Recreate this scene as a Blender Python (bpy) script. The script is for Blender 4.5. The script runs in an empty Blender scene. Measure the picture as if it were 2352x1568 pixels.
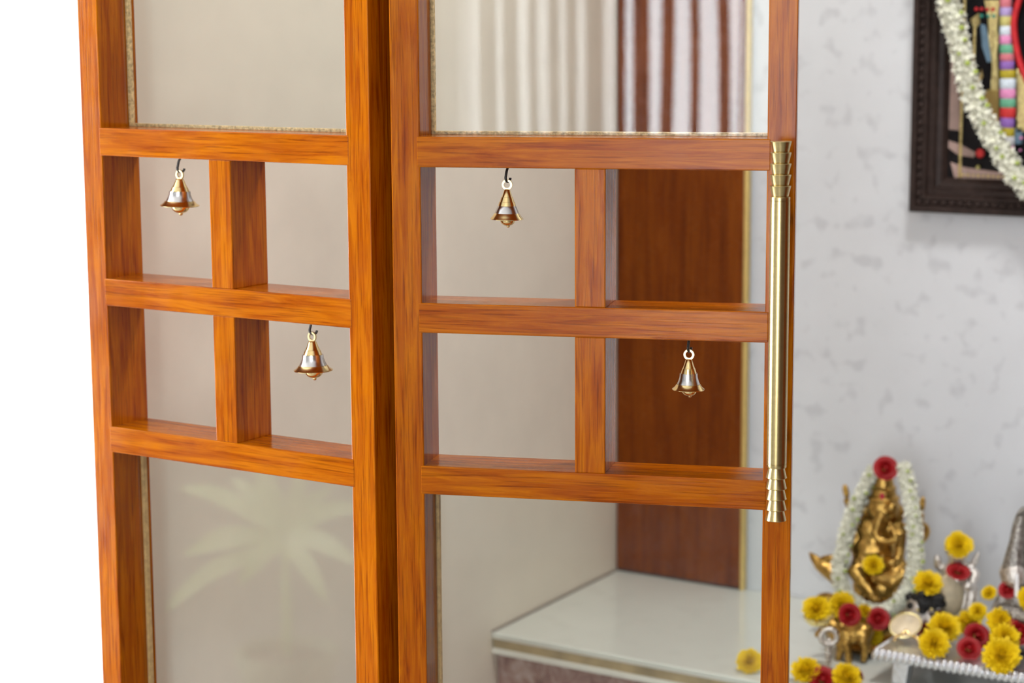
import bpy, bmesh, math, random
from mathutils import Vector, Matrix, Quaternion
random.seed(7)
PI = math.pi
scene = bpy.context.scene
COL = scene.collection

# ------------------------------------------------------------------ camera
CAM = Vector((1.0892, -1.4507, 1.45))
F_PX, PITCH, ROLL, YAW = 4701.4, 0.152924, -0.006067, 0.575407
EX = Vector((math.cos(YAW), -math.sin(YAW)))      # door axis seen in camera-level axes
EY = Vector((math.sin(YAW), math.cos(YAW)))
cd = bpy.data.cameras.new('camera')
cam = bpy.data.objects.new('camera', cd)
COL.objects.link(cam)
cd.sensor_width = 36.0
cd.lens = F_PX / 2352.0 * 36.0
cd.clip_start = 0.05
cd.dof.use_dof = True
cd.dof.focus_distance = 1.80
cd.dof.aperture_fstop = 6.0
def _cam_axes():
    def w(v):
        return Vector((v[0] * EX[0] + v[1] * EX[1], v[0] * EY[0] + v[1] * EY[1], v[2]))
    c, s = math.cos(PITCH), math.sin(PITCH)
    r, u, b = w((1, 0, 0)), w((0, s, c)), w((0, -c, s))
    cr, sr = math.cos(ROLL), math.sin(ROLL)
    return r * cr + u * sr, u * cr - r * sr, b
_r, _u, _b = _cam_axes()
cam.matrix_world = Matrix(((_r.x, _u.x, _b.x, CAM.x), (_r.y, _u.y, _b.y, CAM.y), (_r.z, _u.z, _b.z, CAM.z), (0, 0, 0, 1)))
scene.camera = cam

# ------------------------------------------------------------------ world, light, exposure
world = bpy.data.worlds.new('daylight')
scene.world = world
world.use_nodes = True
bgn = world.node_tree.nodes['Background']
bgn.inputs[0].default_value = (0.95, 0.985, 1.03, 1)
bgn.inputs[1].default_value = 10.0
def portal(name, loc, rot, sx, sy):
    l = bpy.data.lights.new(name, 'AREA')
    l.shape = 'RECTANGLE'; l.size = sx; l.size_y = sy
    l.cycles.is_portal = True
    o = bpy.data.objects.new(name, l); COL.objects.link(o)
    o.location = loc; o.rotation_euler = rot
W1 = (0.36, 1.95, 0.50, 2.70)       # window behind the camera: x0 x1 z0 z1, in the wall y = -3.6
W2 = (-1.90, -0.20, 0.05, 2.70)     # balcony opening at the left: y0 y1 z0 z1, in the wall x = -2.4
portal('window_portal', ((W1[0] + W1[1]) / 2, -3.62, (W1[2] + W1[3]) / 2), (PI / 2, 0, 0), W1[1] - W1[0], W1[3] - W1[2])
portal('balcony_portal', (-2.42, (W2[0] + W2[1]) / 2, (W2[2] + W2[3]) / 2), (PI / 2, 0, -PI / 2), W2[1] - W2[0], W2[3] - W2[2])
vs = scene.view_settings
vs.view_transform = 'Standard'
try: vs.look = 'None'
except Exception: pass
vs.exposure = 0.56
vs.gamma = 1.0
vs.use_curve_mapping = False
cy = scene.cycles
cy.use_denoising = True
cy.max_bounces = 8
cy.diffuse_bounces = 4
cy.glossy_bounces = 4
cy.transparent_max_bounces = 12
cy.sample_clamp_indirect = 6.0
cy.caustics_reflective = False
cy.caustics_refractive = False

# ------------------------------------------------------------------ helpers
def ray(px, py):
    a, b = px - 1176.0, py - 784.0
    d = _r * (a / F_PX) - _u * (b / F_PX) - _b
    return d
def at(px, py, Y):                   # a point of the place at depth Y
    d = ray(px, py)
    return CAM + d * ((Y - CAM.y) / d.y)
def atz(px, py, z):
    d = ray(px, py)
    return CAM + d * ((z - CAM.z) / d.z)

def smooth(me, ang=None):
    for p in me.polygons: p.use_smooth = True
    if ang is not None:
        try: me.set_sharp_from_angle(angle=ang)
        except Exception: pass
def obj(name, bm, mat, parent=None, loc=(0, 0, 0), rot=(0, 0, 0), sm=False, ang=None):
    if isinstance(bm, bpy.types.Mesh):
        me = bm
    else:
        me = bpy.data.meshes.new(name)
        bm.normal_update()
        bm.to_mesh(me); bm.free()
        if sm: smooth(me, ang)
        if mat is not None: me.materials.append(mat)
    o = bpy.data.objects.new(name, me)
    COL.objects.link(o)
    o.location = loc; o.rotation_euler = rot
    if parent is not None: o.parent = parent
    return o
def empty(name, loc=(0, 0, 0), rotz=0.0):
    o = bpy.data.objects.new(name, None)
    COL.objects.link(o)
    o.empty_display_size = 0.02
    o.location = loc; o.rotation_euler = (0, 0, rotz)
    return o
def tag(o, label, cat=None, group=None, kind=None):
    if label: o['label'] = label
    if cat: o['category'] = cat
    if group: o['group'] = group
    if kind: o['kind'] = kind
    return o
def add_box(bm, x0, x1, y0, y1, z0, z1):
    vs_ = [bm.verts.new(p) for p in ((x0, y0, z0), (x1, y0, z0), (x1, y1, z0), (x0, y1, z0), (x0, y0, z1), (x1, y0, z1), (x1, y1, z1), (x0, y1, z1))]
    for f in ((0, 3, 2, 1), (4, 5, 6, 7), (0, 1, 5, 4), (1, 2, 6, 5), (2, 3, 7, 6), (3, 0, 4, 7)):
        bm.faces.new([vs_[i] for i in f])
    return bm
def box(x0, x1, y0, y1, z0, z1, bev=0.0, seg=2):
    bm = bmesh.new()
    add_box(bm, x0, x1, y0, y1, z0, z1)
    if bev: bmesh.ops.bevel(bm, geom=bm.edges[:], offset=bev, segments=seg, affect='EDGES', profile=0.5)
    return bm
def lathe(profile, n=32, bm=None, cx=0.0, cy_=0.0, capb=True, capt=True):
    bm = bm or bmesh.new()
    rings = []
    for r, z in profile:
        if r < 1e-6: rings.append([bm.verts.new((cx, cy_, z))])
        else: rings.append([bm.verts.new((cx + r * math.cos(2 * PI * i / n), cy_ + r * math.sin(2 * PI * i / n), z)) for i in range(n)])
    for a, b in zip(rings, rings[1:]):
        for i in range(n):
            j = (i + 1) % n
            if len(a) == 1 and len(b) == 1: continue
            if len(a) == 1: bm.faces.new((a[0], b[j], b[i]))
            elif len(b) == 1: bm.faces.new((a[i], a[j], b[0]))
            else: bm.faces.new((a[i], a[j], b[j], b[i]))
    if capb and len(rings[0]) > 1: bm.faces.new(rings[0][::-1])
    if capt and len(rings[-1]) > 1: bm.faces.new(rings[-1])
    bmesh.ops.recalc_face_normals(bm, faces=bm.faces[:])
    return bm
def tube(pts, rad, n=8, bm=None, closed=False, cap=True):
    bm = bm or bmesh.new()
    pts = [Vector(p) for p in pts]
    rads = rad if isinstance(rad, (list, tuple)) else [rad] * len(pts)
    m = len(pts); rings = []
    up = None
    for i, p in enumerate(pts):
        if closed: t = pts[(i + 1) % m] - pts[i - 1]
        else: t = pts[min(i + 1, m - 1)] - pts[max(i - 1, 0)]
        t.normalize()
        if up is None:
            up = Vector((0, 0, 1)) if abs(t.z) < 0.9 else Vector((1, 0, 0))
        a = t.cross(up)
        if a.length < 1e-5: a = t.cross(Vector((0, 1, 0.3)))
        a.normalize(); b = a.cross(t).normalized(); up = b
        rings.append([bm.verts.new(p + (a * math.cos(2 * PI * k / n) + b * math.sin(2 * PI * k / n)) * rads[i]) for k in range(n)])
    rng = range(m) if closed else range(m - 1)
    for i in rng:
        A, B = rings[i], rings[(i + 1) % m]
        for k in range(n):
            bm.faces.new((A[k], A[(k + 1) % n], B[(k + 1) % n], B[k]))
    if cap and not closed:
        bm.faces.new(rings[0][::-1]); bm.faces.new(rings[-1])
    bmesh.ops.recalc_face_normals(bm, faces=bm.faces[:])
    return bm
def spline(ctrl, n):
    c = [Vector(p) for p in ctrl]
    out = []
    segs = len(c) - 1
    for i in range(n + 1):
        t = i / n * segs
        k = min(int(t), segs - 1); u = t - k
        p0, p1, p2, p3 = c[max(k - 1, 0)], c[k], c[k + 1], c[min(k + 2, segs)]
        out.append(0.5 * ((2 * p1) + (p2 - p0) * u + (2 * p0 - 5 * p1 + 4 * p2 - p3) * u * u + (3 * p1 - p0 - 3 * p2 + p3) * u ** 3))
    return out
def add_ell(bm, c, r, rot=None, sub=2):
    M = Matrix.Translation(Vector(c))
    if rot is not None: M = M @ rot.to_4x4()
    M = M @ Matrix.Diagonal(Vector((r[0], r[1], r[2], 1)))
    bmesh.ops.create_icosphere(bm, subdivisions=sub, radius=1.0, matrix=M)
def add_limb(bm, pts, rads, n=10):
    tube(pts, rads, n=n, bm=bm)
    add_ell(bm, pts[0], (rads[0],) * 3); add_ell(bm, pts[-1], (rads[-1],) * 3)
def fused(name, bm, mat, parent, voxel=0.0025, it=2):        # overlapping forms grown into one continuous skin
    o = obj(name, bm, mat, parent, sm=True)
    m = o.modifiers.new('fuse', 'REMESH'); m.mode = 'VOXEL'; m.voxel_size = voxel; m.use_smooth_shade = True
    s = o.modifiers.new('soft', 'SMOOTH'); s.factor = 0.5; s.iterations = it
    return o

# ------------------------------------------------------------------ materials
def mat(name):
    m = bpy.data.materials.new(name); m.use_nodes = True
    return m, m.node_tree.nodes, m.node_tree.links, m.node_tree.nodes['Principled BSDF']
def setp(b, **k):
    names = {'col': 'Base Color', 'rough': 'Roughness', 'metal': 'Metallic', 'spec': 'Specular IOR Level', 'coat': 'Coat Weight', 'coatr': 'Coat Roughness', 'sub': 'Subsurface Weight', 'sheen': 'Sheen Weight', 'trans': 'Transmission Weight', 'aniso': 'Anisotropic'}
    for a, v in k.items():
        if a == 'col': v = (v[0], v[1], v[2], 1)
        b.inputs[names[a]].default_value = v
def ramp(nt, stops, interp='LINEAR'):
    r = nt.new('ShaderNodeValToRGB'); r.color_ramp.interpolation = interp
    e = r.color_ramp.elements
    while len(e) < len(stops): e.new(0.5)
    for i, (p, c) in enumerate(stops):
        e[i].position = p; e[i].color = (c[0], c[1], c[2], 1) if not isinstance(c, (int, float)) else (c, c, c, 1)
    return r
def noise(nt, lk, vec, scale, detail=4, rough=0.55, dist=0.0):
    n = nt.new('ShaderNodeTexNoise')
    n.inputs['Scale'].default_value = scale; n.inputs['Detail'].default_value = detail
    n.inputs['Roughness'].default_value = rough; n.inputs['Distortion'].default_value = dist
    if vec is not None: lk.new(vec, n.inputs['Vector'])
    return n
def mixc(nt, lk, fac, a, b, mode='MIX'):
    m = nt.new('ShaderNodeMix'); m.data_type = 'RGBA'; m.blend_type = mode
    for sock, v in ((m.inputs['Factor'], fac), (m.inputs[6], a), (m.inputs[7], b)):
        if hasattr(v, 'is_linked') or hasattr(v, 'links'): lk.new(v, sock)
        elif isinstance(v, (int, float)): sock.default_value = v
        else: sock.default_value = (v[0], v[1], v[2], 1)
    return m.outputs[2]
def bump(nt, lk, b, h, strength, dist):
    n = nt.new('ShaderNodeBump'); n.inputs['Strength'].default_value = strength; n.inputs['Distance'].default_value = dist
    lk.new(h, n.inputs['Height']); lk.new(n.outputs[0], b.inputs['Normal'])
def plain(name, col, rough=0.5, **k):
    m, nt, lk, b = mat(name)
    tc = nt.new('ShaderNodeTexCoord')
    n = noise(nt, lk, tc.outputs['Object'], k.pop('nscale', 60), 3)
    v = k.pop('var', 0.12)
    r = ramp(nt, [(0.3, [c * (1 - v) for c in col]), (0.7, [min(1, c * (1 + v)) for c in col])])
    lk.new(n.outputs['Fac'], r.inputs['Fac']); lk.new(r.outputs[0], b.inputs['Base Color'])
    bs = k.pop('bump', 0)
    if bs: bump(nt, lk, b, n.outputs['Fac'], bs, k.pop('bdist', 0.001))
    k.pop('bdist', None)
    setp(b, rough=rough, **k)
    return m
def wood_mat(name, dark, mid, light, rough=0.3, gs=1.0, coat=0.25):
    m, nt, lk, b = mat(name)
    tc = nt.new('ShaderNodeTexCoord'); oi = nt.new('ShaderNodeObjectInfo')
    off = nt.new('ShaderNodeVectorMath'); off.operation = 'MULTIPLY_ADD'
    comb = nt.new('ShaderNodeCombineXYZ')
    for i in range(3): lk.new(oi.outputs['Random'], comb.inputs[i])
    lk.new(comb.outputs[0], off.inputs[0]); off.inputs[1].default_value = (7.3, 3.1, 11.7); lk.new(tc.outputs['Object'], off.inputs[2])
    mp = nt.new('ShaderNodeMapping'); mp.inputs['Scale'].default_value = (gs, gs, gs * 0.07)
    lk.new(off.outputs[0], mp.inputs['Vector'])
    broad = noise(nt, lk, mp.outputs[0], 130, 6, 0.62, 0.9)
    r1 = ramp(nt, [(0.28, dark), (0.46, mid), (0.60, light), (0.85, mid)])
    lk.new(broad.outputs['Fac'], r1.inputs['Fac'])
    mp2 = nt.new('ShaderNodeMapping'); mp2.inputs['Scale'].default_value = (gs, gs, gs * 0.025)
    lk.new(off.outputs[0], mp2.inputs['Vector'])
    fine = noise(nt, lk, mp2.outputs[0], 620, 3, 0.6)
    r2 = ramp(nt, [(0.36, (0.55, 0.46, 0.4)), (0.48, (1, 1, 1))])
    lk.new(fine.outputs['Fac'], r2.inputs['Fac'])
    c1 = mixc(nt, lk, 0.75, r1.outputs[0], r2.outputs[0], 'MULTIPLY')
    blot = noise(nt, lk, off.outputs[0], 9, 3, 0.5)
    r3 = ramp(nt, [(0.35, (0.80, 0.70, 0.66)), (0.6, (1, 1, 1))])
    lk.new(blot.outputs['Fac'], r3.inputs['Fac'])
    c2 = mixc(nt, lk, 0.6, c1, r3.outputs[0], 'MULTIPLY')
    lk.new(c2, b.inputs['Base Color'])
    blot2 = noise(nt, lk, off.outputs[0], 30, 4, 0.6)
    rr = nt.new('ShaderNodeMapRange'); rr.inputs[1].default_value = 0.3; rr.inputs[2].default_value = 0.7
    rr.inputs[3].default_value = rough * 0.75; rr.inputs[4].default_value = rough * 1.35
    lk.new(blot2.outputs['Fac'], rr.inputs[0]); lk.new(rr.outputs[0], b.inputs['Roughness'])
    bump(nt, lk, b, fine.outputs['Fac'], 0.12, 0.0006)
    setp(b, spec=0.15, coat=coat, coatr=0.12)
    return m
M = {}
M['teak'] = wood_mat('teak_varnished', (0.24, 0.040, 0.0004), (0.355, 0.080, 0.0005), (0.45, 0.125, 0.0006), 0.16, 1.0, 0.0)
M['veneer'] = wood_mat('brown_veneer', (0.135, 0.027, 0.002), (0.18, 0.038, 0.0026), (0.22, 0.052, 0.0036), 0.25, 0.5, 0.0)
M['putty'] = plain('putty', (0.62, 0.44, 0.22), 0.6, nscale=300, var=0.45, bump=0.6, bdist=0.002)
M['bead_wood'] = plain('bead_wood', (0.58, 0.38, 0.17), 0.5, nscale=200, var=0.2)
M['white_wall'] = plain('white_paint', (0.88, 0.88, 0.87), 0.65, nscale=30, var=0.02, bump=0.05, bdist=0.002)
M['beige_wall'] = plain('beige_paint', (0.84, 0.765, 0.64), 0.55, nscale=14, var=0.03)
M['dark_panel'] = wood_mat('dark_wardrobe', (0.05, 0.025, 0.014), (0.08, 0.04, 0.022), (0.11, 0.055, 0.03), 0.4, 0.5)
M['hall_wall'] = plain('hall_paint', (0.46, 0.46, 0.455), 0.7, nscale=10, var=0.03)
M['floor'] = plain('floor_tile', (0.33, 0.325, 0.31), 0.25, nscale=8, var=0.08)
M['ceiling'] = plain('ceiling_paint', (0.70, 0.70, 0.69), 0.8, nscale=10, var=0.02)
def marble_mat(name, base, spot, rough, scale=1.0):
    m, nt, lk, b = mat(name)
    tc = nt.new('ShaderNodeTexCoord')
    n1 = noise(nt, lk, tc.outputs['Object'], 42 * scale, 1.5, 0.45, 0.1)
    r1 = ramp(nt, [(0.57, 0.0), (0.72, 0.6)]); lk.new(n1.outputs['Fac'], r1.inputs['Fac'])
    n2 = noise(nt, lk, tc.outputs['Object'], 7 * scale, 4, 0.6)
    r2 = ramp(nt, [(0.3, [c * 0.93 for c in base]), (0.7, base)]); lk.new(n2.outputs['Fac'], r2.inputs['Fac'])
    c = mixc(nt, lk, r1.outputs[0], r2.outputs[0], spot)
    lk.new(c, b.inputs['Base Color']); setp(b, rough=rough)
    return m
M['marble'] = marble_mat('spotted_marble', (0.72, 0.74, 0.77), (0.52, 0.532, 0.56), 0.35)
M['slab'] = marble_mat('polished_slab', (0.80, 0.825, 0.76), (0.72, 0.74, 0.68), 0.10, 0.6)
M['slab_edge'] = plain('slab_edge', (0.78, 0.77, 0.70), 0.3, var=0.03)
M['groove'] = plain('gilt_groove', (0.42, 0.32, 0.17), 0.35, nscale=25, var=0.3)
M['granite'] = None
def granite():
    m, nt, lk, b = mat('pink_granite')
    tc = nt.new('ShaderNodeTexCoord')
    n = noise(nt, lk, tc.outputs['Object'], 38, 5, 0.65, 1.0)
    r = ramp(nt, [(0.32, (0.20, 0.095, 0.075)), (0.5, (0.34, 0.20, 0.17)), (0.66, (0.50, 0.37, 0.33))])
    lk.new(n.outputs['Fac'], r.inputs['Fac']); lk.new(r.outputs[0], b.inputs['Base Color']); setp(b, rough=0.25)
    return m
M['granite'] = granite()
def metal(name, col, rough, brushed=False, var=0.08, bumps=0.0, nscale=80):
    m, nt, lk, b = mat(name)
    tc = nt.new('ShaderNodeTexCoord')
    vec = tc.outputs['Object']
    if brushed:
        mp = nt.new('ShaderNodeMapping'); mp.inputs['Scale'].default_value = (1, 1, 12); lk.new(vec, mp.inputs['Vector']); vec = mp.outputs[0]
    n = noise(nt, lk, vec, nscale, 4)
    r = ramp(nt, [(0.3, [c * (1 - var) for c in col]), (0.7, [min(1, c * (1 + var)) for c in col])])
    lk.new(n.outputs['Fac'], r.inputs['Fac']); lk.new(r.outputs[0], b.inputs['Base Color'])
    if bumps: bump(nt, lk, b, n.outputs['Fac'], bumps, 0.002)
    setp(b, metal=1.0, rough=rough)
    return m
M['brass'] = metal('polished_brass', (0.86, 0.64, 0.30), 0.20)
M['brass_loop'] = metal('pale_brass', (0.80, 0.64, 0.36), 0.32)
M['steel'] = metal('bell_silver', (0.60, 0.57, 0.55), 0.24)
M['antique'] = metal('antique_brass', (0.53, 0.41, 0.19), 0.26, True)
M['gold'] = metal('idol_gold', (0.47, 0.285, 0.075), 0.29, False, 0.5, 0.45, 150)
M['gold_bright'] = metal('bright_gold', (0.92, 0.70, 0.32), 0.28, False, 0.25, 0.6, 260)
M['gilt_strip'] = metal('gilt_strip', (0.75, 0.55, 0.20), 0.35)
M['silver'] = metal('idol_silver', (0.70, 0.66, 0.61), 0.40, False, 0.3, 0.9, 200)
M['silver_dark'] = metal('oxidised_silver', (0.36, 0.34, 0.31), 0.45, False, 0.6, 1.0, 220)
M['chowki'] = metal('hammered_silver', (0.84, 0.86, 0.90), 0.28, False, 0.08, 0.8, 130)
M['iron'] = plain('black_iron', (0.02, 0.018, 0.016), 0.3, var=0.3)
M['frame'] = plain('dark_frame_wood', (0.030, 0.018, 0.015), 0.5, nscale=90, var=0.3, spec=0.22)
M['black'] = plain('black_ground', (0.009, 0.008, 0.009), 0.3, var=0.3, spec=0.15)
M['hair'] = plain('black_hair', (0.006, 0.006, 0.006), 0.5, nscale=300, var=0.4, bump=0.8, bdist=0.003)
M['yellow'] = plain('yellow_petals', (0.93, 0.66, 0.003), 0.6, nscale=120, var=0.10)
M['yellow_core'] = plain('yellow_core', (0.90, 0.61, 0.003), 0.6, nscale=120, var=0.2)
M['red'] = plain('red_petals', (0.36, 0.001, 0.004), 0.6, nscale=120, var=0.3)
M['white_petal'] = plain('white_petals', (0.84, 0.84, 0.71), 0.6, nscale=120, var=0.05)
M['green_bit'] = plain('green_calyx', (0.42, 0.52, 0.10), 0.6, nscale=120, var=0.2)
M['cream'] = plain('cream_shell', (0.85, 0.70, 0.48), 0.35, nscale=60, var=0.2)
M['cream_pale'] = plain('sandal_paste', (0.72, 0.62, 0.42), 0.6, nscale=40, var=0.25)
M['dish'] = metal('pale_gold_dish', (0.93, 0.80, 0.38), 0.25)
def leafy():
    m, nt, lk, b = mat('plant_leaf')
    tc = nt.new('ShaderNodeTexCoord'); n = noise(nt, lk, tc.outputs['Object'], 20, 3)
    r = ramp(nt, [(0.3, (0.42, 0.55, 0.20)), (0.7, (0.62, 0.74, 0.40))]); lk.new(n.outputs['Fac'], r.inputs['Fac'])
    lk.new(r.outputs[0], b.inputs['Base Color']); setp(b, rough=0.25)
    t = nt.new('ShaderNodeBsdfTranslucent'); lk.new(r.outputs[0], t.inputs[0])
    x = nt.new('ShaderNodeMixShader'); x.inputs[0].default_value = 0.5
    lk.new(b.outputs[0], x.inputs[1]); lk.new(t.outputs[0], x.inputs[2]); lk.new(x.outputs[0], nt['Material Output'].inputs[0])
    return m
M['leaf'] = leafy()
M['clay'] = plain('green_pot', (0.22, 0.27, 0.18), 0.5, var=0.05)
M['soil'] = plain('soil', (0.06, 0.04, 0.03), 0.9, var=0.4)
def cloth():
    m, nt, lk, b = mat('blind_cloth')
    tc = nt.new('ShaderNodeTexCoord'); n = noise(nt, lk, tc.outputs['Object'], 90, 3)
    r = ramp(nt, [(0.3, (0.50, 0.40, 0.37)), (0.7, (0.60, 0.50, 0.47))]); lk.new(n.outputs['Fac'], r.inputs['Fac'])
    lk.new(r.outputs[0], b.inputs['Base Color']); setp(b, rough=0.8)
    t = nt.new('ShaderNodeBsdfTranslucent'); lk.new(r.outputs[0], t.inputs[0])
    x = nt.new('ShaderNodeMixShader'); x.inputs[0].default_value = 0.35
    lk.new(b.outputs[0], x.inputs[1]); lk.new(t.outputs[0], x.inputs[2]); lk.new(x.outputs[0], nt['Material Output'].inputs[0])
    return m
M['blind'] = cloth()
M['aluminium'] = metal('window_aluminium', (0.6, 0.6, 0.6), 0.4)
M['slate_blue'] = plain('slate_blue', (0.12, 0.20, 0.27), 0.5)
M['scarlet'] = plain('scarlet_cloth', (0.55, 0.012, 0.018), 0.6, nscale=200, var=0.2)
M['tilak_red'] = plain('vermilion', (0.45, 0.01, 0.04), 0.6)
M['white_paint2'] = plain('white_mark', (0.9, 0.9, 0.9), 0.4)
def glass():
    m, nt, lk, b = mat('clear_glass')
    nt.remove(b); out = nt['Material Output']
    geo = nt.new('ShaderNodeNewGeometry'); mm = nt.new('ShaderNodeMath'); mm.operation = 'MULTIPLY_ADD'
    mm.inputs[1].default_value = 1 / 1.41 - 1.41; mm.inputs[2].default_value = 1.41
    lk.new(geo.outputs['Backfacing'], mm.inputs[0])
    fr = nt.new('ShaderNodeFresnel'); lk.new(mm.outputs[0], fr.inputs['IOR'])
    tr = nt.new('ShaderNodeBsdfTransparent'); tr.inputs[0].default_value = (0.965, 0.98, 0.965, 1)
    gl = nt.new('ShaderNodeBsdfGlossy'); gl.inputs['Roughness'].default_value = 0.0
    tc = nt.new('ShaderNodeTexCoord'); n = noise(nt, lk, tc.outputs['Object'], 3, 2)
    bp = nt.new('ShaderNodeBump'); bp.inputs['Strength'].default_value = 0.02; bp.inputs['Distance'].default_value = 0.01
    lk.new(n.outputs['Fac'], bp.inputs['Height']); lk.new(bp.outputs[0], gl.inputs['Normal'])
    mx = nt.new('ShaderNodeMixShader')
    lk.new(fr.outputs[0], mx.inputs[0]); lk.new(tr.outputs[0], mx.inputs[1]); lk.new(gl.outputs[0], mx.inputs[2])
    lk.new(mx.outputs[0], out.inputs[0])
    return m
M['glass'] = glass()
def sheer():
    m, nt, lk, b = mat('sheer_cloth')
    nt.remove(b); out = nt['Material Output']
    tr = nt.new('ShaderNodeBsdfTransparent'); tl = nt.new('ShaderNodeBsdfTranslucent'); df = nt.new('ShaderNodeBsdfDiffuse')
    tc = nt.new('ShaderNodeTexCoord'); n = noise(nt, lk, tc.outputs['Object'], 200, 2)
    r = ramp(nt, [(0.3, (0.80, 0.78, 0.74)), (0.7, (0.88, 0.86, 0.83))]); lk.new(n.outputs['Fac'], r.inputs['Fac'])
    lk.new(r.outputs[0], tl.inputs[0]); lk.new(r.outputs[0], df.inputs[0])
    a = nt.new('ShaderNodeMixShader'); a.inputs[0].default_value = 0.5
    lk.new(tl.outputs[0], a.inputs[1]); lk.new(df.outputs[0], a.inputs[2])
    c = nt.new('ShaderNodeMixShader'); c.inputs[0].default_value = 0.82
    lk.new(tr.outputs[0], c.inputs[1]); lk.new(a.outputs[0], c.inputs[2]); lk.new(c.outputs[0], out.inputs[0])
    return m
M['sheer'] = sheer()

# ------------------------------------------------------------------ the rooms
XL, YB = -0.40, 1.1365              # side wall and back wall of the prayer room
HX0, HX1, HY0 = -2.4, 3.4, -3.6     # the hall in front
OX0, OX1, OZ = -0.3492, 1.12, 2.12  # door opening
def struct(name, bm, m, label):
    return tag(obj(name, bm, m), label, kind='structure')
struct('floor', box(HX0 - .1, HX1 + .1, HY0 - .1, YB + .1, -0.1, 0), M['floor'], 'pale beige polished floor of the hall and prayer room')
struct('ceiling', box(HX0 - .1, HX1 + .1, HY0 - .1, YB + .1, 2.8, 2.9), M['ceiling'], 'white painted ceiling')
bm = bmesh.new()
add_box(bm, HX0, OX0 - 0.0004, 0.004, 0.064, 0, 2.8)
add_box(bm, OX0 - 0.0004, OX1, 0.004, 0.064, OZ, 2.8)
struct('wall_front', bm, M['white_wall'], 'bright white painted wall to the left of the wooden doors')
struct('wall_door_side', box(OX1, HX1, 0.004, 0.064, 0, 2.8), M['dark_panel'], 'dark wood panelled wall on the far side of the door opening')
def xw(y): return XL + (YB - y) * 0.0448     # the side wall runs a little out of square
bm = bmesh.new(); add_box(bm, -1, 1, 0.064, YB, 0, 2.8)
for v in bm.verts: v.co.x = xw(v.co.y) - (0.1 if v.co.x < 0 else 0)
wall_left = struct('wall_left', bm, M['beige_wall'], 'plain beige side wall seen through the wooden doors')
struct('wall_back', box(XL - 0.1, 1.6, YB, YB + 0.1, 0, 2.8), M['marble'], 'white marble wall with soft grey spots behind the altar')
struct('wall_right', box(1.5, 1.6, 0.064, YB, 0, 2.8), M['veneer'], 'brown veneered wall on the far side of the prayer room')
bm = bmesh.new()
add_box(bm, HX0, W1[0], HY0 - .1, HY0, 0, 2.8); add_box(bm, W1[1], HX1, HY0 - .1, HY0, 0, 2.8)
add_box(bm, W1[0], W1[1], HY0 - .1, HY0, 0, W1[2]); add_box(bm, W1[0], W1[1], HY0 - .1, HY0, W1[3], 2.8)
struct('wall_rear', bm, M['hall_wall'], 'cream hall wall with the window, behind the viewer')
bm = bmesh.new()
add_box(bm, HX0 - .1, HX0, W2[1], 0.064, 0, 2.8); add_box(bm, HX0 - .1, HX0, HY0 - .1, W2[0], 0, 2.8)
add_box(bm, HX0 - .1, HX0, W2[0], W2[1], W2[3], 2.8); add_box(bm, HX0 - .1, HX0, W2[0], W2[1], 0, W2[2])
struct('wall_balcony', bm, M['hall_wall'], 'cream hall wall with the balcony opening')
struct('wall_far', box(HX1, HX1 + .1, HY0, 0.064, 0, 2.8), M['dark_panel'], 'dark wood panelled hall wall on the right side')
struct('ceiling', box(XL, 1.5, 0.064, YB, 2.3, 2.36), M['ceiling'], 'white false ceiling of the prayer room')
w1 = tag(empty('window_1', ((W1[0] + W1[1]) / 2, HY0 - .05, W1[2])), 'aluminium framed window behind the viewer', kind='structure')
hw, hh = (W1[1] - W1[0]) / 2, W1[3] - W1[2]
for n_, b_ in (('frame_jamb', (-hw, -hw + .04, -.03, .03, 0, hh)), ('frame_jamb', (hw - .04, hw, -.03, .03, 0, hh)), ('frame_sill', (-hw + .04, hw - .04, -.03, .03, 0, .04)), ('frame_head', (-hw + .04, hw - .04, -.03, .03, hh - .04, hh)), ('transom', (-hw + .04, hw - .04, -.03, .03, 1.50, 1.54))):
    obj(n_, box(*b_, bev=.003), M['aluminium'], w1)
w2 = tag(empty('window_2', (HX0 - .05, (W2[0] + W2[1]) / 2, W2[2])), 'aluminium framed balcony opening at the left of the hall', kind='structure')
hw, hh = (W2[1] - W2[0]) / 2, W2[3] - W2[2]
for n_, b_ in (('frame_jamb', (-.03, .03, -hw, -hw + .04, 0, hh)), ('frame_jamb', (-.03, .03, hw - .04, hw, 0, hh)), ('frame_head', (-.03, .03, -hw + .04, hw - .04, hh - .04, hh))):
    obj(n_, box(*b_, bev=.003), M['aluminium'], w2)

# unseen lamp, added as fill to brighten the prayer room
lm = tag(empty('fill_lamp', (0.42, 0.48, 2.3)), 'unseen round fill lamp added under the prayer room ceiling', 'lamp')
obj('housing', lathe([(.15, 0), (.15, -.03), (.145, -.035), (.135, -.035), (.135, -.01), (0, -.01)], 40), M['aluminium'], lm, sm=True, ang=.5)
ll = bpy.data.lights.new('fill_lamp_light', 'AREA'); ll.shape = 'DISK'; ll.size = .26; ll.energy = 7.8; ll.color = (1.0, .985, .97)
lo = bpy.data.objects.new('fill_lamp_light', ll); COL.objects.link(lo); lo.parent = lm; lo.location = (0, 0, -.034)

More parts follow.
